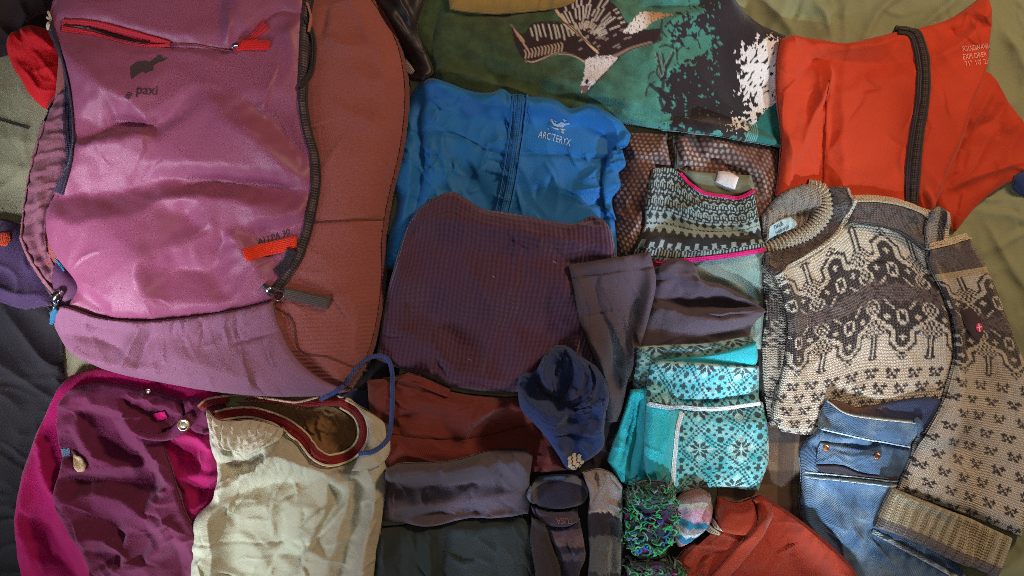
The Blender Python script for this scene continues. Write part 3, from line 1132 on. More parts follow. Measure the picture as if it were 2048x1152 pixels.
# ------------------------------------------------------------------ orange shell jacket
oj = thing('shell_jacket', 'orange red waterproof shell jacket folded with its dark zip showing', 'jacket', 1750, 220)
OR_ = C(188, 58, 26, 1.0)
cloth('sleeve', [(1840, 200), (1975, 140), (2010, 190), (2060, 260), (2110, 330), (2060, 350), (2010, 372), (1970, 400), (1940, 430), (1915, 462), (1880, 440), (1850, 330)],
      (0, 2, 9, 11), M_shell, OR_ * .9, T=24, R=26, parent=oj, drape=10,
      folds=[([(1920, 300), (1960, 220), (1990, 170)], 9, 20, 8), ([(1890, 380), (1960, 350), (2060, 320)], 8, 14, 8), ([(1900, 330), (1950, 260), (2020, 230)], -6, 14, 12)],
      wr=[(-45, 60, 2.2, 4, 7)], crs=[(14, -45, 25, 60, 3, 4)])
ojb = cloth('body', [(1560, 78), (1600, 66), (1650, 70), (1700, 78), (1760, 66), (1810, 54), (1860, 46), (1920, 26), (1985, -20), (1992, 0), (1994, 60), (1975, 140), (1945, 210), (1925, 290), (1890, 370), (1870, 430),
                     (1800, 440), (1680, 420), (1570, 400), (1552, 390), (1562, 300), (1556, 220), (1553, 120)],
            (0, 8, 15, 19), M_shell, OR_, T=30, R=22, parent=oj, drape=10, res=2.4,
            folds=[([(1662, 158), (1655, 200), (1656, 300), (1652, 390)], 9, 34, 2.0, 's'), ([(1665, 152), (1645, 200), (1634, 232)], 8, 12, 5),
                   ([(1660, 165), (1657, 200), (1640, 228)], -9, 4, 5), ([(1566, 260), (1580, 320), (1570, 400)], 6, 6, 8), ([(1575, 160), (1600, 120), (1660, 110), (1720, 120)], -6, 14, 18),
                   ([(1590, 330), (1620, 250), (1655, 160)], 7, 8, 20), ([(1660, 120), (1740, 90), (1830, 90)], 5, 20, 30),
                   ([(1990, 0), (1930, 80), (1830, 130)], 6, 24, 14), ([(1900, 46), (1910, 60), (1990, 50)], -5, 10, 12),
                   ([(1870, 425), (1905, 340), (1935, 250)], -7, 8, 10), ([(1850, 370), (1862, 400), (1865, 430)], 6, 6, 10)],
            wr=[(60, 90, 2.2, 3, 9)], crs=[(26, 70, 35, 60, 2.2, 3)], fblur=6, famp=1.2,
            fac=[[(1662, 155, 14), (1640, 205, 12), (1600, 300, 6), (1580, 390, 4)], [(1590, 100, 0), (1600, 180, -8), (1580, 260, -6)], [(1672, 160, -2), (1664, 230, -6), (1662, 390, -4)], [(1690, 180, 8), (1690, 300, 10), (1685, 400, 6)],
                 [(1600, 130, -4), (1680, 115, -8), (1770, 120, -8)], [(1650, 80, 6), (1740, 88, 8), (1810, 70, 6)], [(1780, 160, 8), (1790, 260, 10), (1790, 380, 8)], [(1870, 120, 10), (1930, 80, 8), (1985, 20, 6)], [(1880, 60, -6), (1930, 52, -6), (1985, 40, -2)],
                 [(1870, 300, 8), (1895, 230, 8), (1940, 150, 6)], [(1850, 380, -6), (1872, 400, -6)], [(1612, 120, 8), (1625, 95, 8)]])
zp = [(1808, 50), (1830, 58), (1843, 85), (1848, 130), (1842, 190), (1832, 260), (1826, 330), (1828, 400), (1832, 440)]
ribbon('zip', zp, 25, M_zip, C(44, 36, 36), host=ojb, parent=oj, thick=3.5, smooth=4, lift=1.0)
ribbon('zip_coil', [(x + 1, y) for x, y in zp], 8, M_web, C(74, 56, 48), step=1.3, cfun=lambda a, L: np.where(((L / 4.4) % 1 < .5)[..., None], C(78, 62, 54), C(34, 28, 30)), host=ojb, parent=oj, thick=2, smooth=4, lift=0.8)
for i, (t, yy) in enumerate((('SCANDINAVIAN', 103), ('EXPLORER', 119), ("71° 10' 21\"", 134))):
    lettering('lettering', t, 1925 + i * 2, yy, 15.5, 7.5, M_print, C(232, 160, 150), ojb, oj, bold=0.06, lift=0.9, sx=(0.575, .66, .76)[i])
ribbon('seam', [(1660, 160), (1657, 230), (1655, 320), (1651, 395)], 3, M_shell, OR_ * .75, host=ojb, parent=oj, thick=1.2, put=False)

# ------------------------------------------------------------------ blue insulated jacket
bj = thing('insulated_jacket', 'blue insulated nylon jacket folded flat with its zip up the middle', 'jacket', 1010, 360)
BL = C(30, 112, 180, 1.0)
bjb = cloth('body', [(842, 150), (880, 160), (945, 182), (985, 185), (1005, 177), (1025, 190), (1060, 193), (1110, 199), (1142, 216), (1180, 208), (1215, 224), (1243, 243), (1263, 268),
                     (1256, 290), (1241, 300), (1249, 325), (1230, 342), (1238, 366), (1222, 396), (1230, 440), (1236, 520), (1100, 565), (900, 565), (762, 535), (775, 470), (792, 400), (776, 350), (798, 280), (816, 190)],
            (0, 12, 20, 23), M_down, BL, T=38, R=34, parent=bj, drape=10, res=2.3, e0=.1,
            folds=[([(850, 160), (838, 240), (845, 330), (830, 420)], -14, 8, 16), ([(815, 300), (820, 370), (800, 450)], 9, 10, 12),
                   ([(850, 260), (910, 268), (980, 300), (1010, 306)], -5, 5, 7, 'e'), ([(1010, 306), (1100, 305), (1180, 316), (1240, 312)], -5, 5, 7, 'e'),
                   ([(1200, 240), (1220, 300), (1210, 420)], -6, 6, 12), ([(1180, 215), (1225, 250), (1240, 290)], 7, 10, 6),
                   ([(960, 190), (1000, 200), (1016, 230)], 5, 6, 10), ([(890, 320), (960, 380), (990, 440)], -4, 16, 22),
                   ([(1060, 350), (1130, 380), (1220, 390)], 5, 20, 20)],
            wr=[(85, 70, 1.8, 4, 3)], crs=[(60, 75, 40, 46, 3.6, 5), (20, 10, 20, 70, 3.0, 6)])
zb = [(1040, 192), (1036, 240), (1026, 310), (1014, 380), (1000, 440)]
ribbon('zip', zb, 22, M_zip, BL * .9, host=bjb, parent=bj, thick=3, smooth=6, lift=.6)
ribbon('zip_coil', zb, 8, M_web, BL * .6, step=1.3, cfun=lambda a, L: np.where(((L / 4.4) % 1 < .5)[..., None], BL * .95, BL * .65), host=bjb, parent=bj, thick=2, smooth=6, lift=.5)
for dx in (-14, 15):
    ribbon('zip_seam', [(x + dx, y) for x, y in zb], 4, M_down, BL * 1.0, host=bjb, parent=bj, thick=2, smooth=6, put=False)
SILV = C(176, 196, 216)
lettering('lettering', "ARC'TERYX", 1076, 274, 20.0, -12, M_print, SILV, bjb, bj, bold=0.05, sx=0.64, lift=.9, bend=-0.0010)
decal('emblem', [[(1100, 240), (1104, 238), (1107, 245), (1114, 249), (1122, 245), (1130, 248), (1138, 246), (1140, 249), (1131, 251), (1125, 255), (1116, 254), (1108, 252)],
                 [(1098, 252), (1106, 255), (1116, 257), (1118, 260), (1110, 259)], [(1120, 257), (1128, 257), (1132, 260), (1124, 261)],
                 [(1122, 262), (1128, 263), (1127, 268), (1123, 265)], [(1095, 256), (1099, 257), (1097, 260)], [(1108, 241), (1113, 244), (1111, 246)], [(1124, 240), (1133, 243), (1128, 245)]],
      M_print, SILV * .85, bjb, parent=bj, lift=.9)
cloth('sleeve', [(1222, 300), (1245, 300), (1252, 330), (1238, 345), (1242, 372), (1225, 398), (1233, 440), (1212, 430), (1205, 360)], (0, 1, 6, 7), M_down, BL, T=12, R=10, parent=bj, drape=4, res=2,
      wr=[(10, 14, 2, 4, 3)])

# ------------------------------------------------------------------ jacquard thermal top
GT, BK, PINK = C(150, 170, 166), C(46, 46, 48), C(232, 30, 128)
TILE_A = ["#..##..#", "#.#..#.#", "..#..#..", ".##..##.", ".#....#.", "##.##.##", "##.##.##", "..####..", ".##..##.", ".#....#.", "##....##", "#..##..#"]


def cells(pat, cu, cv):
    a = np.array([[c == '#' for c in r] for r in pat])
    return a[np.floor(cv).astype(int) % a.shape[0], np.floor(cu).astype(int) % a.shape[1]]


LINK = ["#.###.#.", "#.#.#.#.", "#.#.#.#.", "..#.#...", "#.###.##", "###.###.", "#.#.#.#.", "..#.#...", "..###..."]
ZIG = ["...#...#", "..#.#.#.", ".#...#..", "#..#..#.", "..###..."]


def jacq(g):
    c = 3.2
    s, r = np.floor(g.U / c), np.floor(g.V / c)
    v = full(g, GT)
    tot = g.V.max() / c
    f = r / tot
    dark = (f < 0.44) & cells(["###.#.", "#.#.#.", "#.#.#.", "#.####", "###.##", ".#..#.", "##.###", "#####.", ".###..", "..#..#"], s, r)
    q = np.abs((s % 6) - 3)
    y = r - np.floor(tot * .44)
    dia = (f >= .44) & (y < 9)
    dark |= dia & ((q + np.abs(y - 3) < 2.6) | (np.abs(y - 7 - q * .7) < .6))
    y2 = y - 9
    stp = (y2 >= 0) & (y2 < 16)
    dark |= stp & (y2 > q * 1.5 + 1) & (y2 < 11 + np.where((s % 12) < 6, 0, 2))
    dark |= stp & (y2 >= 9) & (q > 1.5)
    y3 = y2 - 16
    dark |= (y3 >= 0) & cells(["##.##.", "#.#.##", "#.#.#.", "#.#.#.", "#.#.#.", "###.##", ".#..#."], s, y3)
    v[dark] = BK
    return v


tt = thing('thermal_top', 'grey green thermal top with black jacquard yoke and hot pink piping', 'top', 1400, 480)
nk = cloth('neck_lining', [(1366, 338), (1430, 345), (1502, 350), (1508, 378), (1460, 392), (1405, 384)], (0, 2, 3, 5), M_jersey, C(122, 130, 112), T=10, R=12, parent=tt, drape=4, res=2.0)
tb = cloth('body', [(1292, 480), (1400, 478), (1526, 488), (1533, 560), (1540, 640), (1532, 700), (1420, 700), (1290, 680), (1280, 580)], (0, 2, 5, 7), M_wool, C(140, 160, 150), T=22, R=24, parent=tt, drape=6,
           folds=[([(1400, 540), (1470, 570), (1530, 620)], 5, 10, 16)], wr=[(0, 30, 2.4, 2.2, 4)])
ty = cloth('jacquard_yoke', [(1306, 336), (1330, 331), (1352, 332), (1370, 345), (1386, 364), (1412, 382), (1450, 389), (1482, 393), (1509, 380), (1516, 420), (1524, 460), (1529, 502), (1440, 516), (1350, 524), (1262, 520), (1272, 490), (1290, 450), (1291, 410)],
           (0, 8, 11, 14), M_wool, GT, T=16, R=22, parent=tt, drape=6, res=1.4, cfun=jacq,
           folds=[([(1300, 420), (1400, 415), (1500, 400)], 5, 20, 24)], wr=[(10, 60, 2, 3, 4)])
ribbon('pink_piping', [(1366, 342), (1386, 366), (1412, 384), (1450, 391), (1482, 394), (1509, 381)], 7, M_web, PINK, host=ty, parent=tt, thick=3, step=2)
ribbon('pink_piping', [(1300, 529), (1350, 523), (1440, 514), (1529, 500)], 9, M_web, PINK, host=ty, parent=tt, thick=3, step=2)
cloth('care_label', [(1440, 341), (1460, 343), (1478, 354), (1470, 379), (1450, 372), (1433, 363)], (0, 2, 3, 5), M_satin, C(226, 220, 226), T=9, R=12, parent=tt, drape=3, res=1.5)

# ------------------------------------------------------------------ purple grid fleece
PU = C(86, 54, 78, 0.95)
gf = cloth('grid_fleece', [(815, 448), (840, 412), (880, 388), (906, 382), (932, 396), (962, 415), (1000, 422), (1050, 430), (1100, 440), (1150, 446), (1182, 432), (1206, 438), (1224, 462),
                           (1232, 520), (1222, 620), (1195, 710), (1172, 776), (1080, 785), (1000, 792), (900, 778), (868, 762), (800, 744), (744, 722), (752, 680), (765, 600), (785, 540), (800, 490)],
           (0, 12, 16, 22), M_rib, PU, T=36, R=18, drape=12, res=2.3,
           folds=[([(840, 440), (930, 440), (1050, 470), (1200, 490)], 6, 14, 20), ([(1160, 450), (1185, 440), (1190, 460)], -8, 6, 6), ([(1140, 440), (1180, 455), (1225, 470)], 9, 6, 14),
                  ([(1040, 520), (1100, 560), (1150, 640)], 6, 30, 18), ([(1130, 470), (1150, 560), (1165, 660)], -6, 14, 14), ([(860, 720), (880, 650), (930, 600)], 5, 26, 26),
                  ([(900, 770), (880, 730), (868, 700)], -8, 8, 12), ([(1000, 690), (970, 740), (960, 790)], 5, 12, 18), ([(1150, 720), (1160, 660), (1150, 600)], 7, 12, 8)],
           wr=[(80, 120, 1.8, 5, 5, 1.4)], crs=[(26, 60, 50, 60, 2.4, 12)], fblur=7, famp=1.4,
           fac=[[(830, 436, 8), (930, 446, 14), (1080, 470, 14), (1215, 492, 12)], [(840, 482, -6), (1000, 506, -8), (1190, 536, -8)], [(1132, 560, 8), (1160, 640, 14), (1150, 730, 10)], [(1100, 600, -6), (1110, 700, -6)], [(860, 690, 8), (900, 730, 12), (970, 765, 8)], [(1040, 620, -6), (1000, 690, -8), (960, 720, -6)], [(800, 560, 6), (790, 660, 8)], [(860, 570, -4), (850, 640, -6)], [(950, 560, 6), (1000, 600, 6)], [(1040, 700, 6), (1020, 770, 6)]],
           label='dark purple grid fleece pullover folded over the blue jacket', cat='fleece')
lint = [(985, 553, 990, 556), (1105, 524, 1112, 527), (935, 721, 941, 724), (1252, 510, 1258, 508)]

# ------------------------------------------------------------------ dark taupe leggings
TP = C(82, 70, 78, 1.0)
lg = thing('taupe_leggings', 'dark taupe stretch leggings with a flat cuffed leg and creased seat', 'leggings', 1300, 620)
cloth('seat', [(1300, 545), (1345, 517), (1384, 528), (1400, 556), (1450, 570), (1492, 592), (1538, 622), (1512, 650), (1502, 690), (1500, 720), (1400, 730), (1268, 740), (1268, 700), (1290, 640), (1302, 590)],
      (0, 6, 9, 11), M_satin, TP, T=26, R=26, parent=lg, drape=8, res=2.1,
      folds=[([(1535, 624), (1470, 618), (1400, 624), (1325, 612)], 12, 40, 1.8, 's'), ([(1330, 612), (1420, 630), (1535, 620)], -8, 3, 6),
             ([(1345, 555), (1400, 566), (1470, 590), (1530, 620)], 7, 10, 14), ([(1350, 556), (1370, 580), (1420, 600)], -7, 8, 8), ([(1320, 690), (1420, 670), (1510, 650)], 5, 24, 14),
             ([(1350, 650), (1440, 640), (1510, 640)], 6, 14, 22)], wr=[(20, 40, 2.6, 2, 3)], crs=[(14, 15, 25, 60, 2.4, 10)], fblur=4,
      fac=[[(1348, 556, 8), (1400, 566, 12), (1470, 592, 12), (1528, 620, 4)], [(1330, 600, -4), (1390, 608, -10), (1460, 612, -12), (1520, 618, -6)], [(1322, 616, 14), (1400, 628, 18), (1470, 622, 18), (1532, 626, 6)], [(1340, 670, 2), (1420, 672, 0), (1500, 655, 0)], [(1352, 560, 6), (1375, 585, 10), (1410, 600, 2)]])
lgk = cloth('leg', [(1137, 530), (1190, 522), (1240, 514), (1299, 504), (1312, 560), (1304, 620), (1285, 690), (1262, 770), (1244, 852), (1222, 852), (1214, 795), (1198, 738), (1176, 684), (1158, 632), (1147, 575)],
            (0, 3, 8, 9), M_satin, TP, T=20, R=20, parent=lg, drape=10, res=2.1,
            folds=[([(1142, 555), (1220, 545), (1304, 533)], -3.5, 3, 3, 'e'), ([(1192, 550), (1196, 600), (1208, 640)], -5, 4, 8), ([(1162, 636), (1205, 626), (1248, 618)], -4, 3, 4),
                   ([(1206, 630), (1235, 700), (1244, 800)], -10, 7, 9), ([(1222, 640), (1250, 700), (1252, 780)], 7, 9, 7), ([(1180, 680), (1210, 740), (1228, 820)], 6, 8, 8)], wr=[(75, 40, 2.6, 2, 6)], crs=[(14, 75, 25, 60, 2.4, 11)])

# ------------------------------------------------------------------ rust trousers, navy top, grey and green bundles
RU = C(116, 50, 42, 1.0)
rt = cloth('rust_trousers', [(730, 764), (790, 755), (815, 748), (850, 765), (900, 785), (1000, 798), (1060, 800), (1105, 830), (1110, 880), (1140, 945), (1090, 950), (1000, 940), (870, 940), (770, 945), (745, 900), (735, 840)],
           (0, 7, 9, 13), M_twillc, RU, T=46, R=22, drape=8, res=2.3,
           folds=[([(800, 868), (880, 878), (960, 874), (1060, 850)], -3, 3, 4, 'e'), ([(925, 880), (945, 848), (985, 812), (1010, 800)], 8, 12, 6), ([(930, 884), (955, 852), (1000, 818)], -6, 6, 6),
                  ([(1050, 800), (1090, 850), (1100, 930)], 8, 14, 10), ([(1070, 820), (1080, 870), (1130, 930)], -8, 8, 10)], wr=[(15, 60, 2.2, 3, 5)], crs=[(26, 5, 30, 60, 3, 6)], fblur=4, famp=1.4,
           fac=[[(925, 888, 6), (945, 852, 16), (990, 817, 14), (1020, 804, 8)], [(955, 884, -8), (985, 848, -10), (1040, 824, -6)], [(780, 905, 8), (880, 910, 10), (1000, 900, 8)], [(770, 800, 6), (850, 812, 8), (920, 815, 4)], [(790, 840, -6), (880, 842, -6)], [(1060, 830, 10), (1085, 880, 10), (1105, 930, 6)], [(1050, 870, -6), (1070, 920, -8)]],
           label='rust red trousers folded into a block below the purple fleece', cat='trousers')
ribbon('seam', [(762, 866), (820, 872), (880, 878), (960, 874), (1060, 850)], 2.4, M_twillc, RU * .5, host=rt, parent=rt.o, thick=.8, put=False, lift=.2)
cloth('waist_fold', [(795, 760), (815, 746), (850, 758), (900, 780), (896, 795), (860, 782), (830, 768)], (0, 1, 3, 4), M_twillc, RU * 1.05, T=10, R=8, parent=rt.o, drape=2, res=2,
      folds=[([(805, 757), (840, 765), (890, 784)], -5, 3, 4)])
DG = C(46, 56, 54, 1.0)
cloth('green_trousers', [(762, 1060), (850, 1052), (960, 1042), (1040, 1040), (1062, 1060), (1078, 1100), (1100, 1190), (900, 1200), (730, 1200), (736, 1130), (748, 1085)], (0, 4, 6, 8), M_plain, DG, T=44, R=24, drape=8,
      folds=[([(862, 1050), (868, 1100), (862, 1180)], 5, 3, 16), ([(866, 1060), (872, 1100), (868, 1180)], -5, 3, 8), ([(985, 1045), (988, 1100), (995, 1170)], -4, 8, 14), ([(800, 1070), (815, 1110), (810, 1170)], 5, 12, 20),
             ([(1060, 1070), (1070, 1110), (1080, 1160)], -6, 8, 10)], wr=[(85, 50, 2.4, 3, 8)], crs=[(18, 80, 25, 60, 3, 7)], fblur=4, famp=1.4,
      fac=[[(862, 1058, 10), (866, 1100, 12), (862, 1180, 10)], [(886, 1062, -6), (885, 1180, -6)], [(985, 1052, 8), (990, 1180, 8)], [(800, 1080, -6), (810, 1180, -6)], [(770, 1090, 8), (762, 1180, 8)], [(1046, 1062, -6), (1062, 1150, -6)], [(930, 1055, 6), (935, 1180, 6)]],
      label='dark green cotton trousers folded flat at the bottom edge', cat='trousers')
GR = C(92, 82, 90, 1.0)
gt = cloth('grey_tee', [(772, 938), (800, 928), (900, 922), (980, 902), (1050, 902), (1066, 912), (1060, 960), (1062, 1010), (1058, 1040), (1000, 1044), (920, 1048), (860, 1058), (800, 1056), (757, 1052), (762, 1010), (764, 970)],
           (0, 5, 8, 13), M_jersey, GR, T=40, R=20, drape=6, res=2.2,
           folds=[([(865, 940), (930, 925), (990, 910)], 5, 8, 16), ([(780, 950), (776, 1000), (782, 1050)], 4, 4, 8), ([(900, 950), (960, 990), (1040, 990)], 3, 20, 20), ([(990, 915), (1005, 960), (1010, 1030)], -3, 10, 14)],
           wr=[(70, 50, 2, 3, 15)], crs=[(30, 60, 50, 40, 2.6, 8)], fblur=4, famp=1.4,
           fac=[[(780, 950, 10), (900, 938, 14), (1040, 918, 10)], [(790, 985, -6), (900, 976, -8), (1010, 955, -8)], [(785, 1020, 8), (920, 1008, 12), (1040, 990, 8)], [(880, 940, 4), (925, 990, 10)], [(1000, 1010, 6), (1020, 1036, 6)], [(800, 1042, -4), (950, 1032, -6)]],
           label='heather grey tee shirt folded between the rust and dark green trousers', cat='tee shirt')
NV = C(46, 62, 108, 1.0)
nv = cloth('navy_shirt', [(1090, 712), (1110, 696), (1135, 694), (1160, 712), (1195, 735), (1215, 765), (1222, 800), (1212, 850), (1214, 900), (1190, 925), (1160, 940), (1138, 945), (1118, 915), (1095, 880), (1070, 850), (1042, 820), (1036, 780), (1042, 752), (1068, 745)],
           (0, 4, 10, 16), M_plain, NV, T=54, R=36, drape=8, res=2.0,
           folds=[([(1040, 785), (1080, 815), (1130, 815), (1180, 795)], 12, 22, 3, 's'), ([(1072, 760), (1085, 790), (1125, 800)], -16, 10, 8), ([(1100, 715), (1085, 745), (1100, 785)], 12, 8, 8),
                  ([(1130, 700), (1125, 740), (1105, 790)], -10, 7, 7), ([(1145, 705), (1150, 760), (1120, 806)], 9, 8, 6), ([(1175, 735), (1180, 780), (1150, 812)], 8, 8, 6), ([(1165, 725), (1168, 770), (1138, 806)], -8, 5, 6),
                  ([(1200, 760), (1205, 810), (1195, 900)], 6, 10, 6), ([(1080, 850), (1120, 850), (1180, 830)], -4, 16, 14), ([(1130, 930), (1165, 890), (1190, 830)], 5, 10, 14)],
           wr=[(60, 36, 2.2, 3, 6)], crs=[(40, 50, 40, 44, 3.2, 9)], fblur=4, famp=1.7,
           fac=[[(1095, 712, 8), (1088, 745, 16), (1100, 785, 14)], [(1076, 752, -4), (1080, 782, -14), (1120, 802, -12), (1165, 806, -6)], [(1042, 790, 10), (1080, 822, 16), (1130, 826, 14), (1190, 800, 8)],
                [(1112, 708, -8), (1112, 745, -10)], [(1130, 704, 10), (1128, 745, 14), (1112, 780, 8)], [(1142, 715, -4), (1140, 765, -6), (1128, 792, -4)], [(1158, 716, 10), (1158, 762, 12), (1140, 796, 8)],
                [(1172, 730, -2), (1172, 775, -4)], [(1190, 742, 8), (1190, 785, 10), (1165, 806, 4)], [(1095, 860, -4), (1150, 850, -6), (1200, 835, -4)], [(1120, 900, 6), (1160, 885, 8), (1205, 860, 6)], [(1150, 920, -2), (1195, 900, -3)]],
           label='navy blue shirt twisted into a bundle with a small pale cone emblem', cat='shirt')
TW = [([(1084, 738), (1094, 714), (1110, 698), (1130, 697), (1124, 718), (1110, 745), (1114, 784), (1098, 790), (1080, 768)], (1, 3, 6, 8), 4),
      ([(1132, 700), (1160, 714), (1182, 740), (1182, 774), (1152, 800), (1118, 810), (1136, 782), (1148, 752), (1144, 724)], (0, 2, 5, 6), 5),
      ([(1180, 730), (1212, 764), (1222, 800), (1198, 818), (1150, 818), (1178, 796), (1192, 768)], (0, 2, 4, 5), 6),
      ([(1038, 772), (1062, 800), (1100, 822), (1150, 824), (1202, 802), (1218, 836), (1212, 884), (1150, 876), (1092, 866), (1050, 828)], (0, 4, 6, 9), 7)]
for o_, c_, sd in TW:
    cloth('twist', o_, c_, M_plain, NV, T=13, R=9, parent=nv.o, drape=4, res=1.9, e0=.25, crs=[(9, 50 if sd < 7 else 5, 30, 36, 2.6, sd)], env=False)
sc_ = []
for row in range(5):
    for c_ in range((2, 3, 3, 3, 2)[row]):
        w, h = 11.5, 9.5
        lx = (c_ - ((2, 3, 3, 3, 2)[row] - 1) / 2) * 10.8 + (2 if row % 2 else -1)
        ly = (row - 2) * 7.2
        a = -0.42
        q = [(-.5, -.1), (-.15, -.5), (.35, -.42), (.5, .05), (.12, .5), (-.35, .4)]
        px_, py_ = lx * math.cos(a) - ly * math.sin(a), lx * math.sin(a) + ly * math.cos(a)
        sc_.append([(1152 + px_ + (x * w * math.cos(a) - y * h * math.sin(a)) * .88, 930 + py_ + (x * w * math.sin(a) + y * h * math.cos(a)) * .88) for x, y in q])
decal('cone_emblem', sc_, M_print, C(206, 200, 182), nv, parent=nv.o, lift=1.0, cut=5)

exec_more = True

# ------------------------------------------------------------------ magenta trousers: the part that lies under the backpack edge
mg = thing('magenta_trousers', 'magenta and plum trousers crumpled open at the waist below the backpack', 'trousers', 230, 960)
MAG, PLM = C(158, 10, 88, 1.0), C(104, 38, 72, 1.0)
cloth('seat', [(112, 780), (135, 752), (220, 735), (320, 745), (430, 770), (436, 880), (434, 960), (425, 1010), (395, 1060), (385, 1190), (60, 1190), (30, 1120), (28, 1060), (32, 990), (52, 910), (72, 860)],
      (0, 4, 9, 11), M_plain, MAG, T=34, R=26, parent=mg, drape=10, zmax=40,
      folds=[([(70, 870), (100, 960), (150, 1040), (190, 1150)], 10, 22, 8), ([(60, 900), (50, 1000), (60, 1100)], 6, 20, 20), ([(40, 1000), (90, 1100), (160, 1170)], -6, 18, 14),
             ([(345, 880), (390, 870), (425, 900)], 9, 10, 12), ([(340, 930), (370, 985), (400, 1040)], 10, 10, 14), ([(360, 900), (395, 940), (420, 945)], -8, 10, 10)], wr=[(60, 50, 2.2, 2, 9)], crs=[(20, 60, 30, 60, 3, 19)], fblur=4, famp=1.5,
      fac=[[(76, 870, 8), (100, 960, 16), (150, 1045, 16), (195, 1150, 12)], [(110, 930, -4), (150, 1010, -8)], [(50, 960, 6), (44, 1060, 8), (60, 1120, 6)], [(90, 1060, -8), (140, 1140, -8)], [(335, 885, 6), (380, 868, 16), (424, 905, 8)], [(355, 905, -6), (395, 902, -10)], [(345, 955, 4), (395, 955, 14), (428, 952, 8)], [(350, 985, -6), (400, 985, -8)], [(380, 1020, 12), (410, 1000, 10)]])
# ------------------------------------------------------------------ backpack
bp_ = thing('backpack', 'large plum and rust backpack lying on its back with open side zips', 'backpack', 420, 380)
PLUM = C(150, 84, 114, 1.0)
MAUVE = C(138, 96, 118, 1.0)
RUST = C(152, 88, 82, 1.0)


def packcol(g):
    v = full(g, RUST)
    # corded lower fabric of the side, divided by seams
    paint_line(v, g.X, g.Y, [(600, 445), (700, 440), (765, 436)], 2.5, RUST * .6)
    paint_line(v, g.X, g.Y, [(545, 610), (585, 640), (600, 700), (660, 715), (720, 745)], 2.6, RUST * .5)
    paint_line(v, g.X, g.Y, [(548, 640), (570, 700), (610, 745), (690, 790)], 2.6, RUST * .5)
    return v


strap_c = C(36, 32, 36)
cloth('shoulder_strap', [(700, -90), (860, -90), (850, 0), (835, 60), (866, 140), (850, 160), (815, 150), (790, 100), (760, 50), (720, 0)], (0, 1, 5, 8), M_nylon, strap_c, T=20, R=20, parent=bp_, drape=8,
      folds=[([(740, -20), (780, 30), (820, 80)], 8, 8, 8), ([(780, -40), (810, 20), (830, 60)], 8, 6, 10)], wr=[(50, 30, 2.4, 4, 3)])
cloth('strap_tag', [(800, 128), (812, 116), (830, 142), (822, 149), (806, 140)], (0, 1, 2, 4), M_web, C(150, 136, 128), T=5, R=6, parent=bp_, drape=2, res=1.6)
sh = cloth('shell', [(100, -80), (400, -90), (700, -80), (745, -10), (788, 60), (808, 130), (811, 200), (800, 300), (775, 400), (765, 470), (764, 560), (750, 660), (728, 730), (692, 785),
                     (600, 800), (450, 792), (300, 768), (190, 742), (118, 705), (96, 660), (75, 590), (45, 530), (24, 475), (34, 390), (55, 290), (80, 200), (92, 60)],
           (0, 2, 13, 18), M_canvas, RUST, T=104, R=120, e0=0.10, parent=bp_, drape=16, res=2.6, cfun=packcol, zmax=30,
           hfun=lambda g: .9 * np.sin(g.Y * 2 * PI / 8.5 + g.X * .03) * (g.Y > 440) * (g.X > 560),
           folds=[([(650, 70), (680, 90), (740, 92)], 6, 10, 14), ([(660, 195), (700, 225), (790, 262)], 4, 12, 20), ([(660, 0), (650, 30), (640, 80)], -5, 8, 8),
                  ([(610, 445), (700, 440), (766, 436)], -3, 4, 4, 'e'), 
                  ([(640, 560), (700, 600), (760, 610)], 4, 26, 30), ([(700, 130), (740, 160), (800, 150)], 4, 14, 20)],
           wr=[(20, 90, 2.2, 3, 3)], crs=[(44, 20, 50, 80, 3.0, 15)])
for sp_ in ([(612, 446), (700, 441), (766, 437)], [(548, 612), (584, 640), (602, 702), (660, 716), (724, 748)], [(552, 640), (572, 700), (612, 746), (690, 788)]):
    ribbon('seam', sp_, 3.2, M_canvas, RUST * .45, host=sh, parent=bp_, thick=.8, lift=.2, put=False)
ribbon('edge_piping', [(700, -60), (750, 0), (790, 70), (806, 140), (808, 210), (797, 300), (773, 400), (762, 470), (761, 560), (747, 660), (724, 730), (690, 780)], 6, M_canvas, RUST * .62, host=sh, parent=bp_, thick=4, lift=.3)


def gather(g):
    return 3.2 * np.sin(g.V / 5.2 + 2.5 * noise(g.X / 22, g.Y / 22, 4)) * np.clip(g.d / 6, 0, 1) + 4 * noise(g.X / 14, g.Y / 30, 9)


cloth('side_lining', [(104, 185), (130, 170), (138, 300), (118, 372), (96, 420), (92, 500), (128, 565), (110, 590), (70, 545), (36, 480), (44, 390), (62, 300), (84, 225)],
      (0, 1, 6, 7), M_satin, C(128, 84, 96), T=14, R=10, parent=bp_, drape=8, res=2.0, hfun=gather,
      folds=[([(70, 330), (85, 400), (95, 480)], 6, 8, 10), ([(60, 420), (72, 490), (110, 560)], -10, 12, 10)], part_label='gathered mauve side lining behind the open zip')
cloth('inner_edge', [(110, 520), (150, 560), (160, 590), (130, 640), (112, 600), (104, 560)], (0, 1, 3, 4), M_nylon, C(96, 60, 92), T=6, R=8, parent=bp_, drape=6)

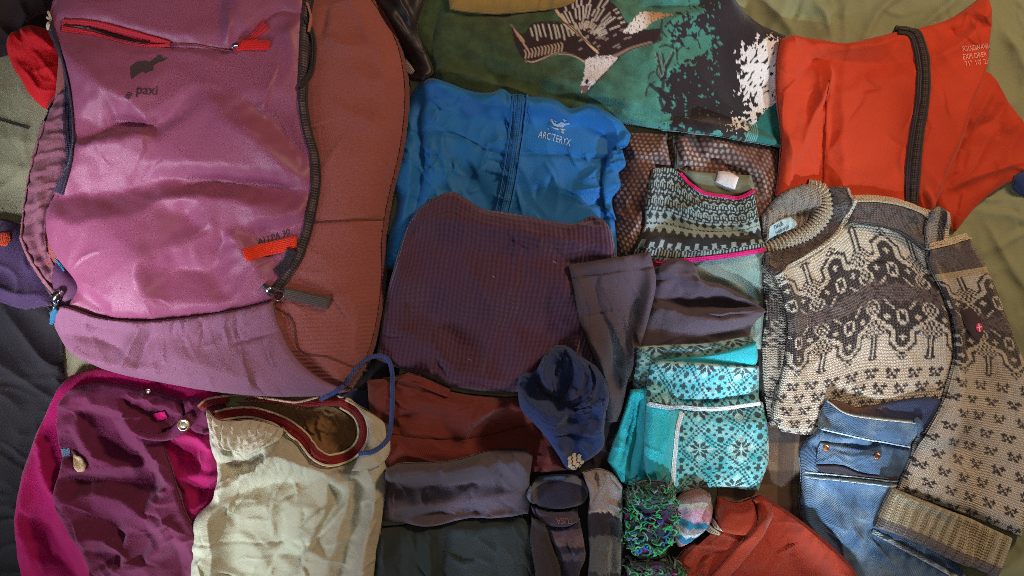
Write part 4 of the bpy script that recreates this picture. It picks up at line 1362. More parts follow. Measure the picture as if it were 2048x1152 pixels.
# flap
fp = [(86, 40), (96, -60), (300, -80), (520, -80), (600, -60), (606, 20), (606, 100), (606, 180), (612, 260), (626, 330), (618, 400), (606, 470), (585, 530), (548, 588),
      (540, 604), (480, 618), (400, 632), (290, 642), (200, 634), (132, 612), (150, 570), (112, 520), (92, 480), (88, 432), (104, 380), (138, 318), (138, 220), (122, 130)]
flap_folds = [([(455, 0), (460, 40), (452, 88)], 6, 6, 22), ([(450, 90), (500, 62), (545, 22), (604, 25)], -5, 8, 6), ([(120, 48), (220, 60), (335, 85), (465, 98)], -6, 5, 5)]
flap_fac = [
    [(100, 30, 4), (180, 26, 12), (280, 56, 10), (370, 76, 6)], [(140, 52, -6), (240, 72, -8), (335, 88, -8), (440, 98, -6)],
    [(96, 70, 6), (130, 108, 14), (190, 165, 22), (255, 205, 20), (292, 236, 12)], [(142, 180, 0), (146, 240, -6), (146, 300, -4)],
    [(180, 274, -8), (240, 240, -18), (284, 248, -14), (304, 262, -4)], [(120, 362, 2), (160, 290, 13), (215, 285, 22), (280, 270, 20), (316, 284, 10)],
    [(340, 140, 2), (400, 175, 4), (446, 225, 14), (510, 275, 20), (560, 320, 18), (592, 350, 10)], [(470, 190, 2), (540, 240, -10), (586, 290, -10), (600, 320, -4)], [(585, 130, 6), (560, 175, 4)],
    [(240, 352, -2), (330, 360, -12), (450, 366, -18), (560, 374, -16), (606, 378, -6)], [(320, 404, 12), (385, 393, 16), (480, 402, 16), (600, 430, 10)],
    [(104, 392, -8), (200, 388, -14), (300, 376, -12)], [(92, 440, 6), (190, 441, 18), (250, 432, 17), (310, 412, 13)],
    [(286, 512, 26), (330, 502, 18), (400, 482, 12), (450, 456, 6)], [(286, 516, 26), (289, 570, 20), (291, 634, 8)], [(306, 560, 4), (345, 540, -10), (420, 545, -10), (440, 590, 0)],
    [(462, 474, 18), (500, 518, 15), (538, 572, 8)], [(426, 550, -8), (434, 505, -10), (448, 480, -6)], [(505, 478, -8), (545, 516, -10), (566, 540, -4)], [(480, 452, 6), (540, 437, 14), (606, 432, 8)], [(500, 462, -6), (560, 456, -8), (600, 446, -4)],
    [(128, 530, 2), (200, 585, 12), (272, 628, 5)], [(140, 575, -4), (200, 612, -4)], [(340, 608, 8), (430, 604, 10), (520, 590, 6)], [(470, 40, 8), (476, 0, 8)], [(440, 60, -4), (436, 0, -6)], [(575, 70, 8), (590, 95, 8)], [(530, 60, -4), (570, 30, -4)],
    [(372, 430, -4), (390, 404, 12)], [(200, 320, 6), (400, 330, 10), (560, 345, 8)]]
fg = cloth('front_panel', fp, (1, 4, 14, 19), M_nylon, PLUM, T=20, R=26, parent=bp_, drape=20, res=2.4, folds=flap_folds, fac=flap_fac, fblur=10, famp=1.35, wr=[(25, 110, 2.2, 2.0, 6)], crs=[(12, 20, 50, 60, 1.4, 13), (6, -50, 20, 90, 2, 14)], part_label='plum nylon front panel with soft dents')
# lower pocket
lp = [(98, 626), (132, 612), (200, 634), (290, 642), (400, 632), (480, 618), (546, 602), (556, 650), (585, 710), (630, 755), (690, 788), (600, 799), (450, 792), (300, 768), (200, 745), (122, 706), (97, 660)]


def pleat(g):
    m = np.clip((g.X - 250) / 80, 0, 1) * np.clip((560 - g.X) / 60, 0, 1) * np.exp(-(g.v / 0.55) ** 2)
    return m * 1.8 * np.sin(g.U / 8.0 + 3 * noise(g.U / 34, g.V / 80, 3)) * (0.5 + noise(g.U / 40, g.V / 60, 8))


lpg = cloth('lower_pocket', lp, (0, 6, 10, 15), M_satin, MAUVE, T=14, R=16, parent=bp_, drape=14, res=2.4, hfun=pleat,
            folds=[([(240, 740), (260, 700), (290, 650)], 11, 12, 8), ([(270, 745), (285, 700), (310, 655)], -9, 8, 10), ([(110, 665), (200, 680), (270, 720)], -8, 20, 14), ([(110, 700), (200, 728), (300, 740)], 8, 18, 10),
                   ([(455, 690), (490, 680), (550, 662)], -6, 3, 5), ([(455, 690), (452, 650), (458, 620)], 7, 5, 8), ([(320, 700), (400, 730), (540, 770)], 6, 22, 40), ([(130, 625), (190, 650), (260, 655)], -6, 8, 12)],
            wr=[(75, 60, 2.5, 1.5, 5)], crs=[(26, 110, 18, 60, 2.6, 16)], part_label='mauve elasticated lower pocket')
ribbon('pocket_seam', [(104, 628), (132, 614), (200, 636), (290, 644), (400, 634), (480, 620), (544, 604)], 3, M_nylon, C(92, 46, 66), host=lpg, parent=bp_, thick=2, put=False)
# zip openings on the flap
RED = C(196, 44, 60)
ribbon('pocket_zip', [(120, 42), (190, 48), (260, 66), (335, 84)], lambda s: 13 + 0 * s - 8 * np.clip(s - .7, 0, 1) * 2, M_web, RED, host=fg, parent=bp_, thick=4, lift=1, smooth=4, part_label='red pocket zip edge')
ribbon('pocket_zip', [(119, 54), (180, 62), (250, 80), (300, 87), (335, 86)], lambda s: 10 - 5 * s, M_web, RED * 1.1, host=fg, parent=bp_, thick=3, lift=1, smooth=4, part_label='red pocket zip edge')
ribbon('zip_gap', [(124, 47), (180, 55), (240, 73), (290, 83)], lambda s: 2.5 + 5 * np.sin(PI * s ** 1.5), M_nylon, C(40, 14, 26), host=fg, parent=bp_, thick=2.2, lift=1, put=False)
ribbon('pocket_seam', [(335, 85), (380, 86), (420, 92), (462, 98)], 3, M_nylon, C(120, 44, 50), host=fg, parent=bp_, thick=1.5, put=False)
ribbon('pocket_zip', [(462, 96), (490, 78), (512, 62), (528, 46)], lambda s: 4 + 18 * s, M_web, RED, host=fg, parent=bp_, thick=3, lift=1, smooth=4)
ribbon('pull_tab', [(472, 90), (500, 88), (536, 89)], 17, M_web, C(226, 36, 36), host=fg, parent=bp_, thick=5, lift=3, smooth=6, part_label='red fabric zip pull')
tube('pocket_slider', drape3([(464, 92), (470, 90), (477, 90)], fg.k, 5), 4.5, M_metal, C(190, 200, 210), parent=bp_)
# emblem and words
INK = C(70, 58, 60)
decal('emblem', [[(260, 132), (272, 122), (284, 120), (296, 122), (306, 114), (312, 106), (318, 108), (322, 114), (332, 113), (324, 120), (314, 122), (310, 126), (304, 128), (306, 140), (298, 142), (292, 146), (286, 142), (276, 150), (266, 160), (262, 146)]],
      M_print, INK, fg, parent=bp_, lift=.8)
lettering('lettering', 'paxi', 276, 190, 29, -1, M_print, INK * .8, fg, bp_, bold=.06, sx=.86, lift=.9)
lettering('lettering', 'oto', 263, 203, 21, 58, M_print, INK * .8, fg, bp_, bold=.1, sx=.5, lift=.9)
lettering('lettering', 'ALLPA 30', 514, 490, 19, 18, M_print, INK * .75, fg, bp_, bold=.05, sx=.86, lift=.9, shear=.15)
ribbon('gear_loop', [(492, 511), (530, 498), (565, 490), (592, 484)], 25, M_web, C(238, 62, 30), host=fg, parent=bp_, thick=4, lift=1.5, smooth=7, part_label='orange red webbing gear loop')
# main zips
ZK = C(34, 28, 40)
zr = [(620, -70), (612, 0), (608, 60), (606, 120), (603, 200), (612, 260), (626, 310), (629, 360), (620, 420), (608, 470), (590, 520), (560, 565), (548, 582)]
zl = [(88, 50), (112, 110), (124, 170), (130, 250), (136, 310), (124, 355), (112, 385)]
zl2 = [(92, 200), (60, 290), (36, 390), (24, 470), (44, 530), (80, 578), (116, 600)]


def teeth(aa, L):
    return 1.2 * (np.sin(L * 2 * PI / 5.0) > 0) * (np.abs(aa) < .5)


def zcol(aa, L):
    t = ((L / 5.0) % 1 < .5) & (np.abs(aa) < .45)
    return np.where(t[..., None], C(104, 92, 92), ZK)


ribbon('main_zip', zr, 15, M_zip, ZK, cfun=zcol, host=fg, parent=bp_, thick=5, lift=1, smooth=5, step=1.6, hfun=teeth)
ribbon('zip_loop', [(616, 40), (628, 80), (628, 120), (622, 150), (606, 180)], 9, M_zip, ZK, host=sh, parent=bp_, thick=4, lift=2, smooth=5)
ribbon('zip_piping', [(610, 0), (618, 30), (614, 60)], 4, M_canvas, C(176, 112, 92), host=fg, parent=bp_, thick=3, lift=4, smooth=5)
ribbon('main_zip', zl, 21, M_zip, C(40, 34, 58), host=fg, parent=bp_, thick=5, lift=1, smooth=5, step=2)
ribbon('main_zip', zl2, 10, M_zip, C(50, 38, 62), cfun=zcol, host=sh, parent=bp_, thick=5, lift=1, smooth=6, step=1.6, hfun=teeth)
ribbon('zip_piping', [(84, 240), (62, 320), (44, 400), (40, 470), (62, 525), (96, 570), (124, 592)], 11, M_satin, C(140, 96, 104), host=sh, parent=bp_, thick=5, lift=.5, smooth=5)
ribbon('zip_flap', [(560, 545), (580, 525), (590, 500)], 22, M_zip, ZK * 1.2, host=sh, parent=bp_, thick=4, lift=.5, smooth=4)


def slider(x, y, ang, k):
    """A metal zip slider with a wire bail."""
    a = math.radians(ang)
    t = lambda q: [(x + u * math.cos(a) - v * math.sin(a), y + u * math.sin(a) + v * math.cos(a)) for u, v in q]
    o = tube('zip_slider', drape3(t([(-16, 0), (-6, 0), (8, 0)]), k, 5), [5, 9, 7], M_metal, C(176, 180, 186), parent=bp_, nr=10)
    b = drape3(t([(2, -7), (22, -11), (26, 0), (22, 11), (2, 7)]), k, 10)
    tube('zip_bail', b, 2.2, M_metal, C(205, 208, 212), parent=bp_)
    return o


slider(540, 580, 40, fg.k)
slider(112, 592, 130, fg.k)
ribbon('pull_tab', [(562, 586), (590, 592), (625, 600), (655, 607)], 21, M_web, C(88, 80, 74), host=fg, parent=bp_, thick=6, lift=5, smooth=10, part_label='dark grey webbing zip pull')
ribbon('pull_tab', [(106, 612), (94, 626), (80, 642)], 26, M_web, C(26, 122, 158), host=fg, parent=bp_, thick=8, lift=3, smooth=4, part_label='teal webbing zip pull')
ribbon('teal_stripe', [(104, 518), (114, 528), (124, 540)], 7, M_web, C(60, 140, 170), host=fg, parent=bp_, thick=4, lift=1)
for q in ([(72, 10), (82, 14), (90, 24), (94, 36)], [(70, 24), (82, 28), (93, 34)], [(80, 42), (92, 40)], [(86, 52), (96, 44), (90, 56)]):
    tube('cord_end', drape3(q, fg.k, 4), 2.4, M_yarn, C(214, 206, 186), parent=bp_)
tube('thin_cord', drape3([(-40, 228), (0, 240), (40, 252), (66, 260)], 1.0, 3), 1.8, M_yarn, C(44, 42, 48), label='thin dark cord trailing off the bed edge beside the backpack', cat='cord')

# ------------------------------------------------------------------ magenta trousers: waist and leg
wb = cloth('leg', [(110, 810), (134, 780), (170, 768), (230, 770), (300, 784), (352, 800), (362, 830), (345, 852), (318, 866), (322, 900), (338, 940), (352, 985), (374, 1040), (402, 1095), (430, 1190), (190, 1190), (166, 1110), (132, 1055), (108, 1005), (112, 940), (103, 880)],
           (0, 5, 14, 15), M_plain, PLM, T=16, R=10, e0=.35, parent=mg, drape=10, res=2.1, wr=[(40, 40, 2.4, 2, 29)], crs=[(30, 30, 45, 44, 3.4, 17), (26, 35, 35, 56, 3.4, 18)], fblur=2.5, famp=1.6,
           folds=[([(112, 952), (190, 950), (262, 938), (345, 975)], 8, 30, 2.5, 's'), ([(240, 850), (300, 872), (350, 858)], 7, 10, 3, 's')],
           fac=[[(122, 806, 8), (165, 790, 14), (192, 814, 20), (240, 820, 18), (262, 850, 20), (300, 905, 14), (332, 955, 8)], [(208, 842, -12), (222, 895, -20), (262, 925, -18), (300, 950, -10)], [(118, 868, 6), (150, 845, 16), (166, 895, 18), (208, 922, 10)],
                [(135, 885, -6), (150, 915, -6)], [(176, 835, -8), (190, 880, -10)], [(130, 938, 8), (200, 940, 10), (255, 936, 6)], [(210, 786, 6), (280, 800, 8), (340, 815, 6)], [(250, 810, -4), (300, 832, -8), (345, 838, -4)], [(120, 830, 2), (150, 818, 0)],
                [(125, 970, -8), (200, 968, -10), (290, 975, -10)], [(116, 1008, 6), (190, 990, 12), (260, 1010, 14), (330, 1060, 10)], [(140, 1045, -4), (190, 1040, -6), (250, 1070, -8)], [(150, 1070, 6), (200, 1082, 10), (240, 1095, 6)], [(180, 1105, -6), (240, 1112, -8)],
                [(255, 1060, 6), (250, 1120, 10), (240, 1180, 6)], [(345, 1075, 8), (300, 1120, 10), (265, 1180, 6)], [(300, 1070, -4), (280, 1110, -4)], [(320, 1000, 6), (355, 1060, 8), (385, 1130, 8)], [(350, 1110, -6), (370, 1170, -6)]])
cloth('hip', [(362, 800), (400, 800), (436, 815), (438, 862), (410, 870), (384, 862), (372, 834)], (0, 2, 4, 6), M_plain, PLM, T=12, R=9, parent=mg, drape=6, res=2.1, crs=[(8, 60, 30, 40, 3, 41)])
cloth('lining_flap', [(300, 830), (330, 822), (334, 836), (312, 846)], (0, 1, 2, 3), M_plain, C(205, 8, 112), T=5, R=6, parent=mg, drape=2, res=2)
wbn = cloth('waistband', [(262, 858), (320, 868), (360, 835), (375, 826), (384, 842), (372, 858), (330, 884), (280, 876)], (0, 3, 4, 7), M_plain, PLM * 1.1, T=14, R=10, parent=mg, drape=4, res=2)


def disc(name, x, y, r, hgt, mat, colr, parent, host, lift=0, rim=0.25, nr=28, part_label=None, tilt=0):
    """A turned button / rivet: stepped disc."""
    prof = [(0, .55), (.35, .62), (.5, .5), (.62, .5), (.75, 1), (.9, 1), (1, .75), (1, -.6)]
    p = plan([(x, y)], host.k)[0]
    zb = float(np.max(hm_at(p[0] + np.array([-r, 0, r, 0, 0]) * .7, p[1] + np.array([0, -r, 0, r, 0]) * .7))) + lift
    ph = np.linspace(0, 2 * PI, nr, endpoint=False)
    V, F = [], []
    for rr, zz in prof:
        for a in ph:
            V.append((p[0] + max(rr, .02) * r * math.cos(a), p[1] + max(rr, .02) * r * math.sin(a), zb + zz * hgt + tilt * rr * math.cos(a)))
    for i in range(len(prof) - 1):
        for j in range(nr):
            F.append((i * nr + j, (i + 1) * nr + j, (i + 1) * nr + (j + 1) % nr, i * nr + (j + 1) % nr))
    F.append(tuple(range(nr)))
    o = mkmesh(name, np.array(V), F, mat, None, colr)
    attach(o, parent)
    if part_label:
        o['label'] = part_label
    return o


disc('button', 364, 851, 12, 5, M_brass, C(196, 180, 150), mg, wbn, 1, part_label='brass jeans button')
disc('button', 294, 783, 5, 3, M_brass, C(190, 180, 160), mg, wb, 1)
decal('size_label', [[(110, 902), (127, 901), (129, 916), (112, 918)]], M_satin, C(96, 130, 150), wb, parent=mg, lift=1.2)
cloth('hook_tab', [(135, 905), (146, 912), (160, 916), (172, 930), (168, 942), (156, 944), (147, 934), (142, 920)], (0, 3, 5, 7), M_satin, C(200, 184, 140), T=7, R=6, parent=mg, drape=2, res=1.6)

# ------------------------------------------------------------------ beige shorts
bs = thing('beige_shorts', 'beige shorts with a red lined elastic waistband beside the magenta trousers', 'shorts', 580, 980)
BG = C(184, 180, 158, 1.0)


def shirr(g):
    return 2.6 * np.sin(g.U / 3.6 + 3 * noise(g.X / 18, g.Y / 18, 4)) * np.exp(-(g.v / 0.28) ** 2) * np.clip((600 - g.X) / 60, 0.2, 1)


sb = cloth('leg', [(414, 852), (480, 845), (560, 862), (620, 905), (690, 930), (750, 880), (774, 880), (772, 960), (760, 1060), (742, 1190), (378, 1190), (380, 1090), (386, 1040), (422, 1000), (432, 940), (418, 890)],
           (0, 6, 9, 10), M_plain, BG, T=40, R=34, parent=bs, drape=10, res=2.3, hfun=shirr, zmax=50,
           folds=[([(385, 1085), (480, 1088), (560, 1090)], -2.5, 3, 3, 'e')], wr=[(-55, 36, 2.4, 1.5, 8), (0, 16, 3.0, .6, 18)], crs=[(56, -50, 35, 60, 3.0, 20)], fblur=3, famp=1.4,
           fac=[[(428, 985, 6), (455, 972, 18), (500, 945, 20), (548, 912, 24), (600, 930, 16), (655, 955, 8)], [(440, 1004, -6), (520, 976, -8), (590, 966, -6)], [(470, 1020, 10), (560, 1004, 6)], [(395, 1050, 6), (410, 1090, 8)],
                [(575, 1085, 0), (545, 1115, -12), (520, 1180, -12)], [(650, 1030, 14), (622, 1080, 12), (585, 1180, 8)], [(600, 1120, -6), (640, 1060, -8), (680, 990, -6)], [(470, 1060, 8), (520, 1110, 4)], [(430, 1120, -4), (470, 1150, -6)],
                [(705, 955, 10), (684, 1040, 14), (645, 1170, 10)], [(724, 985, -8), (700, 1080, -8), (675, 1180, -8)], [(760, 940, 8), (742, 1050, 12), (715, 1180, 8)], [(430, 900, 4), (460, 915, 12), (500, 905, 14), (545, 890, 8)], [(440, 930, -6), (480, 935, -10), (520, 920, -6)], [(425, 960, 4), (445, 950, 8)]])
cloth('waist_lining', [(470, 804), (560, 808), (620, 812), (670, 816), (706, 840), (710, 876), (690, 904), (650, 912), (622, 882), (570, 838), (500, 818)], (0, 4, 6, 9), M_satin, C(128, 96, 62), T=4, R=10, e0=.1, parent=bs, drape=6, res=2,
      hfun=lambda g: 4 * np.sin(g.U / 6 + 4 * noise(g.X / 20, g.Y / 20, 3)) * np.clip(g.d / 8, 0, 1), wr=[(60, 16, 2, 6, 4)], part_label='gathered brown inside of the waist')
RD = C(132, 26, 32, 1.0)
rim_f = [(432, 833), (455, 830), (490, 829), (530, 838), (565, 853), (600, 879), (628, 908), (660, 922), (695, 914), (718, 888), (720, 856), (706, 828), (680, 811), (650, 808), (605, 811), (545, 807), (480, 804)]
rim_b = [(406, 814), (416, 805), (446, 803)]
for pth, w, nm in ((rim_b, 13, 'waistband'), (rim_f, lambda t: 17 - 14 * np.clip((t - .72) / .28, 0, 1), 'waistband')):
    ribbon(nm, pth, w, M_web, RD, host=sb, parent=bs, thick=14, lift=8, smooth=8, part_label='red elastic waistband lining')


def off(pth, d):
    p = np.asarray(pth, float)
    t = np.gradient(p, axis=0)
    t /= np.linalg.norm(t, axis=1)[:, None] + 1e-9
    return [(a[0] - b[1] * d, a[1] + b[0] * d) for a, b in zip(p, t)]


for d in (-10, 10):
    tube('piping', drape3(off(rim_f[:13], d), sb.k, 3.0), 2.3, M_yarn, C(216, 196, 160), parent=bs)
tube('piping', drape3([(404, 810), (416, 798), (470, 796), (530, 802), (585, 808), (640, 797), (682, 799), (712, 816)], sb.k, 3.0), 2.3, M_yarn, C(216, 196, 160), parent=bs)
cloth('elastic_gather', [(412, 822), (440, 842), (500, 846), (560, 862), (556, 880), (520, 900), (490, 912), (450, 900), (424, 880)], (0, 3, 5, 7), M_plain, BG * 1.15, T=12, R=12, parent=bs, drape=6, res=1.9,
      hfun=lambda g: 3.2 * np.sin(g.U / 2.8 + 3 * noise(g.X / 12, g.Y / 12, 3)) * np.clip(1.1 - g.v, 0, 1) * np.clip(g.d / 6, 0, 1))
cloth('hip', [(690, 806), (740, 830), (770, 850), (780, 900), (760, 930), (700, 945), (722, 905), (734, 870), (724, 838)], (0, 2, 5, 6), M_plain, BG, T=16, R=14, parent=bs, drape=6, res=2.2, wr=[(70, 24, 2, 5, 4)])

# drawcord in a loop
tb_ = drape3([(640, 800), (690, 770), (715, 735), (740, 715), (768, 714), (780, 730), (786, 780), (784, 840), (778, 875), (755, 895), (722, 902)], 0.97, 4)
tb_[:, 2] = blur2(np.tile(tb_[:, 2:3], (1, 3)), 0, 6)[:, 0] + 3
tb_[:, 2] = np.maximum(tb_[:, 2], hm_at(tb_[:, 0], tb_[:, 1]) + 3)
tube('drawcord', tb_, 4.6, M_web, C(62, 82, 148), label='blue drawcord looping out from the beige shorts waistband', cat='cord', nr=10)
cloth('navy_bundle', [(660, 790), (700, 778), (735, 782), (738, 810), (728, 832), (690, 820), (668, 808)], (0, 2, 4, 6), M_sock, C(48, 54, 84), T=16, R=16, drape=3, zmax=18, wr=[(40, 14, 2, 6, 3)],
      label='small navy cloth bundle wedged between the backpack and shorts', cat='cloth')

# ------------------------------------------------------------------ wool sweater
sw = thing('wool_sweater', 'grey brown and cream patterned wool sweater with a rolled rib collar', 'sweater', 1720, 680)
CR, BR_, GB = C(224, 214, 196, 1.0), C(48, 34, 36), C(104, 88, 86)
CHART = """
#...........##
.#.........##.
#.#.........#.
##..........#.
..##........#.
...##.......#.
##..##......#.
###..##.....#.
####..#.....#.
.###..#.....#.
..##..#....##.
.###..#...#.#.
####..##.#.#.#
####...##.#.#.
#####....#.#.#
######.....#.#
..######..#.#.
.#.#######..#.
##.####.###..#
##.###...###..
##.####.####.#
.#.########.#.
..########.#.#
####.#####.#.#
#####.####.##.
g####g.##gg.#g
gg##ggg.#ggg.g
ggggg##gggg#gg
g#ggggg##gg#gg
#g#gggggg##ggg
gggg#ggggggg#g
""".strip().split('\n')
half = np.array([[{'.': 0, '#': 1, 'g': 2}[c] for c in r] for r in CHART])
chart = np.hstack([half, half[:, -2:0:-1]])
chart = np.vstack([chart, chart[-2::-1]])
BIRD = np.array([[int(c) for c in r] for r in ["0100010", "1110111", "0101010", "0011100", "0110110"]])
HEART = np.array([[1, 0, 1], [1, 1, 1], [0, 1, 0]])


def knitcol(g, cell=4.15, shift=0, top=3, rp=7, cp=10):
    s = np.floor((g.u - .5) * g.W / cell + 400 + (g.U - g.u * g.U.max()) * 0).astype(int) + shift
    r = np.floor(g.Vr / (cell * .95)).astype(int) - top
    base = full(g, CR)
    ch = chart.shape[0]
    k = np.where((r >= 0) & (r < ch), chart[np.clip(r, 0, ch - 1), s % chart.shape[1]], 0)
    rr = r - ch - 3
    row, col_ = rr // rp, rr % rp
    colx = (s + (row % 2) * (cp // 2)) % cp
    isb = (rr >= 0) & (col_ < 5) & (colx < 7)
    kb = np.where(isb, BIRD[np.clip(col_, 0, 4), np.clip(colx, 0, 6)], 0)
    k = np.where(rr >= 0, kb, k)
    # small hearts between the poles
    base[k == 1] = BR_
    base[k == 2] = GB
    n = noise(g.X / 5, g.Y / 5, 6)[..., None]
    return base * (1 + .12 * n)


def yokecol(g):
    v = full(g, C(104, 88, 86))
    n = fbm(g.U / 9, g.V / 9, 16, 2)
    z = np.abs(((g.U / 40) % 1) - .5) * 2
    v[(np.abs(g.v - (.25 + .5 * z)) < .07) | (n > .45)] = C(64, 52, 54)
    v[(g.v > .93)] = BR_
    return v


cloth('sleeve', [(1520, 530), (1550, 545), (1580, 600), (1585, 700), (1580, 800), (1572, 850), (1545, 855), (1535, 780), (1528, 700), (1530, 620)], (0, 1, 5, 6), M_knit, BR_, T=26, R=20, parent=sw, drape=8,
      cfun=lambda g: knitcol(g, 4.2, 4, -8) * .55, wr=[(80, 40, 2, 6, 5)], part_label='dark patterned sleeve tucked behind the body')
bd = cloth('body', [(1536, 545), (1565, 530), (1610, 512), (1655, 484), (1685, 452), (1702, 436), (1750, 440), (1800, 452), (1850, 478), (1862, 530), (1888, 590), (1906, 650), (1910, 720), (1895, 790), (1880, 850),
                    (1780, 870), (1690, 870), (1610, 872), (1560, 862), (1545, 830), (1562, 760), (1572, 700), (1570, 640), (1558, 590)],
           (0, 8, 14, 18), M_knit, CR, T=32, R=20, parent=sw, drape=10, res=1.9, cfun=knitcol,
           folds=[([(1870, 560), (1880, 640), (1890, 740)], 8, 26, 14), ([(1830, 480), (1850, 540), (1840, 600)], -7, 12, 14), ([(1800, 760), (1760, 720), (1700, 760)], -6, 40, 30), ([(1580, 560), (1590, 660), (1600, 780)], 6, 14, 30)],
           wr=[(60, 110, 1.6, 6, 7, 1.4)], crs=[(12, 70, 40, 70, 3, 24)], part_label='patterned sweater body')
sy_ = cloth('shoulder_yoke', [(1694, 402), (1740, 398), (1800, 406), (1868, 432), (1866, 470), (1852, 500), (1800, 464), (1750, 450), (1700, 444)], (0, 3, 5, 8), M_knit, GB, T=30, R=20, env=False, parent=sw, drape=8, res=2, cfun=yokecol)
ribbon('white_edging', [(1700, 398), (1742, 396), (1800, 404), (1868, 430)], 15, M_knit, C(222, 210, 186), host=sy_, parent=sw, thick=6, lift=1)
cloth('collar_lining', [(1524, 432), (1560, 388), (1606, 368), (1640, 372), (1650, 400), (1640, 440), (1590, 470), (1530, 488)], (0, 2, 5, 7), M_knit, C(150, 134, 122), T=24, R=16, env=False, parent=sw, drape=6, res=1.9,
      hfun=lambda g: 3.0 * np.sin(g.U / 2.4 + g.V * .05) - 17 * np.exp(-(((g.X - 1612) / 32) ** 2 + ((g.Y - 425) / 20) ** 2)), part_label='ribbed inside of the collar')
nl = cloth('neck_label', [(1536, 454), (1560, 440), (1584, 432), (1597, 446), (1586, 458), (1560, 468), (1534, 480)], (0, 2, 4, 6), M_satin, C(170, 200, 214), T=5, R=6, env=False, parent=sw, drape=3, res=1.6, part_label='pale blue woven neck label')
lettering('lettering', 'DALE', 1548, 459, 10, 26, M_print, C(40, 54, 70), nl, sw, bold=.1, lift=1.0, sx=.9)
lettering('lettering', 'NORWAY', 1553, 469, 8.5, 26, M_print, C(40, 54, 70), nl, sw, bold=.05, lift=1.0, sx=.8)
fy = cloth('front_yoke', [(1526, 506), (1560, 494), (1600, 480), (1640, 460), (1662, 432), (1668, 400), (1660, 372), (1694, 372), (1703, 408), (1692, 446), (1660, 484), (1610, 516), (1570, 534), (1540, 552), (1526, 530)],
           (0, 6, 7, 13), M_knit, GB, T=34, R=16, env=False, parent=sw, drape=6, res=1.8, cfun=yokecol)
ribbon('white_edging', [(1544, 554), (1575, 534), (1612, 515), (1660, 484), (1690, 450), (1702, 412), (1694, 376)], 8, M_knit, C(222, 210, 190), host=fy, parent=sw, thick=5, lift=1)
cr = drape3([(1524, 502), (1560, 490), (1600, 474), (1635, 452), (1656, 420), (1658, 394), (1645, 376), (1618, 368)], fy.k, 0)
cr[:, 2] = np.linspace(46, 58, len(cr))
def ribs(t, ph):
    return 1 + 0.14 * np.sin(t * 2 * PI * 30) * (np.sin(ph) > -.5)


def rollcol(o, c1, c2):
    pass


roll = tube('collar_roll', cr, [11, 14, 15, 16, 15, 12], M_knit, C(196, 180, 156), parent=sw, n=260, nr=14, hfun=ribs)
# far shoulder flap and sleeve cap are built after the jeans, which the sleeve lies on

# ------------------------------------------------------------------ snowflake leggings
sn = thing('snowflake_leggings', 'bright teal base layer leggings with dark snowflake pattern and white seams', 'leggings', 1390, 840)
TE, TD = C(46, 172, 184, 1.0), C(52, 74, 76)


def snow(g, base=TE, pale=C(160, 198, 198)):
    c = 2.5
    s, r = np.floor(g.U / c), np.floor(g.V / c)
    Tn = 30
    m1, m2 = (s + r * .86) / Tn, (s - r * .86) / Tn
    v = mixc(base, pale, 0.40 + 0.45 * noise(g.X / 26, g.Y / 26, 3) + .25 * noise(g.X / 5, g.Y / 3, 5))
    e1, e2 = np.abs(m1 % 1 - .5) * Tn, np.abs(m2 % 1 - .5) * Tn
    chk = ((np.floor(s / 2) + np.floor(r / 2)) % 2) == 0
    lat = ((e1 > Tn / 2 - 2.6) | (e2 > Tn / 2 - 2.6)) & chk
    f1, f2 = (m1 % 1 - .5) * Tn, (m2 % 1 - .5) * Tn
    ls, lr = np.abs(f1 + f2) / 2, np.abs(f1 - f2) / 2 / .86
    par = (np.floor(m1) + np.floor(m2)) % 2
    a_, b_ = np.maximum(ls, lr), np.minimum(ls, lr)
    star = (b_ > .7) & (b_ < 4.1) & (a_ - b_ > .7) & (a_ - b_ < 4.7)
    fl_ = ((b_ < 1.3) & (a_ < 3.4)) | ((b_ < 1.1) & (np.abs(a_ - 8.5) < 2.2)) | ((np.abs(a_ - 8.5) < 1.1) & (b_ < 2.3)) | ((b_ > 3) & (a_ < 5.2))
    v[(par == 0) & (a_ + b_ < 11) & ~star] = pale
    v[lat | np.where(par == 0, star, fl_)] = TD
    return v


cloth('back_fold', [(1274, 694), (1340, 690), (1420, 686), (1500, 672), (1516, 690), (1520, 760), (1500, 780), (1380, 790), (1270, 790)], (0, 3, 6, 8), M_wool, TE, T=26, R=12, parent=sn, drape=8, res=1.8, cfun=lambda g: snow(g, C(70, 120, 120)))
cloth('leg', [(1262, 780), (1300, 775), (1330, 790), (1330, 880), (1300, 975), (1250, 970), (1216, 925), (1232, 880), (1250, 820)], (0, 2, 4, 6), M_jersey, TE, T=30, R=22, parent=sn, drape=8, res=2.2,
      folds=[([(1270, 780), (1262, 850), (1240, 930)], -12, 5, 6), ([(1284, 780), (1276, 850), (1258, 950)], -12, 4, 7), ([(1300, 790), (1290, 860), (1275, 950)], 7, 8, 14)], wr=[(80, 24, 2.4, 4, 3)])
cloth('waist_lining', [(1372, 716), (1430, 708), (1514, 684), (1518, 720), (1515, 740), (1440, 742), (1330, 734), (1310, 724)], (0, 2, 4, 6), M_jersey, TE, T=12, R=10, parent=sn, drape=4, res=2)
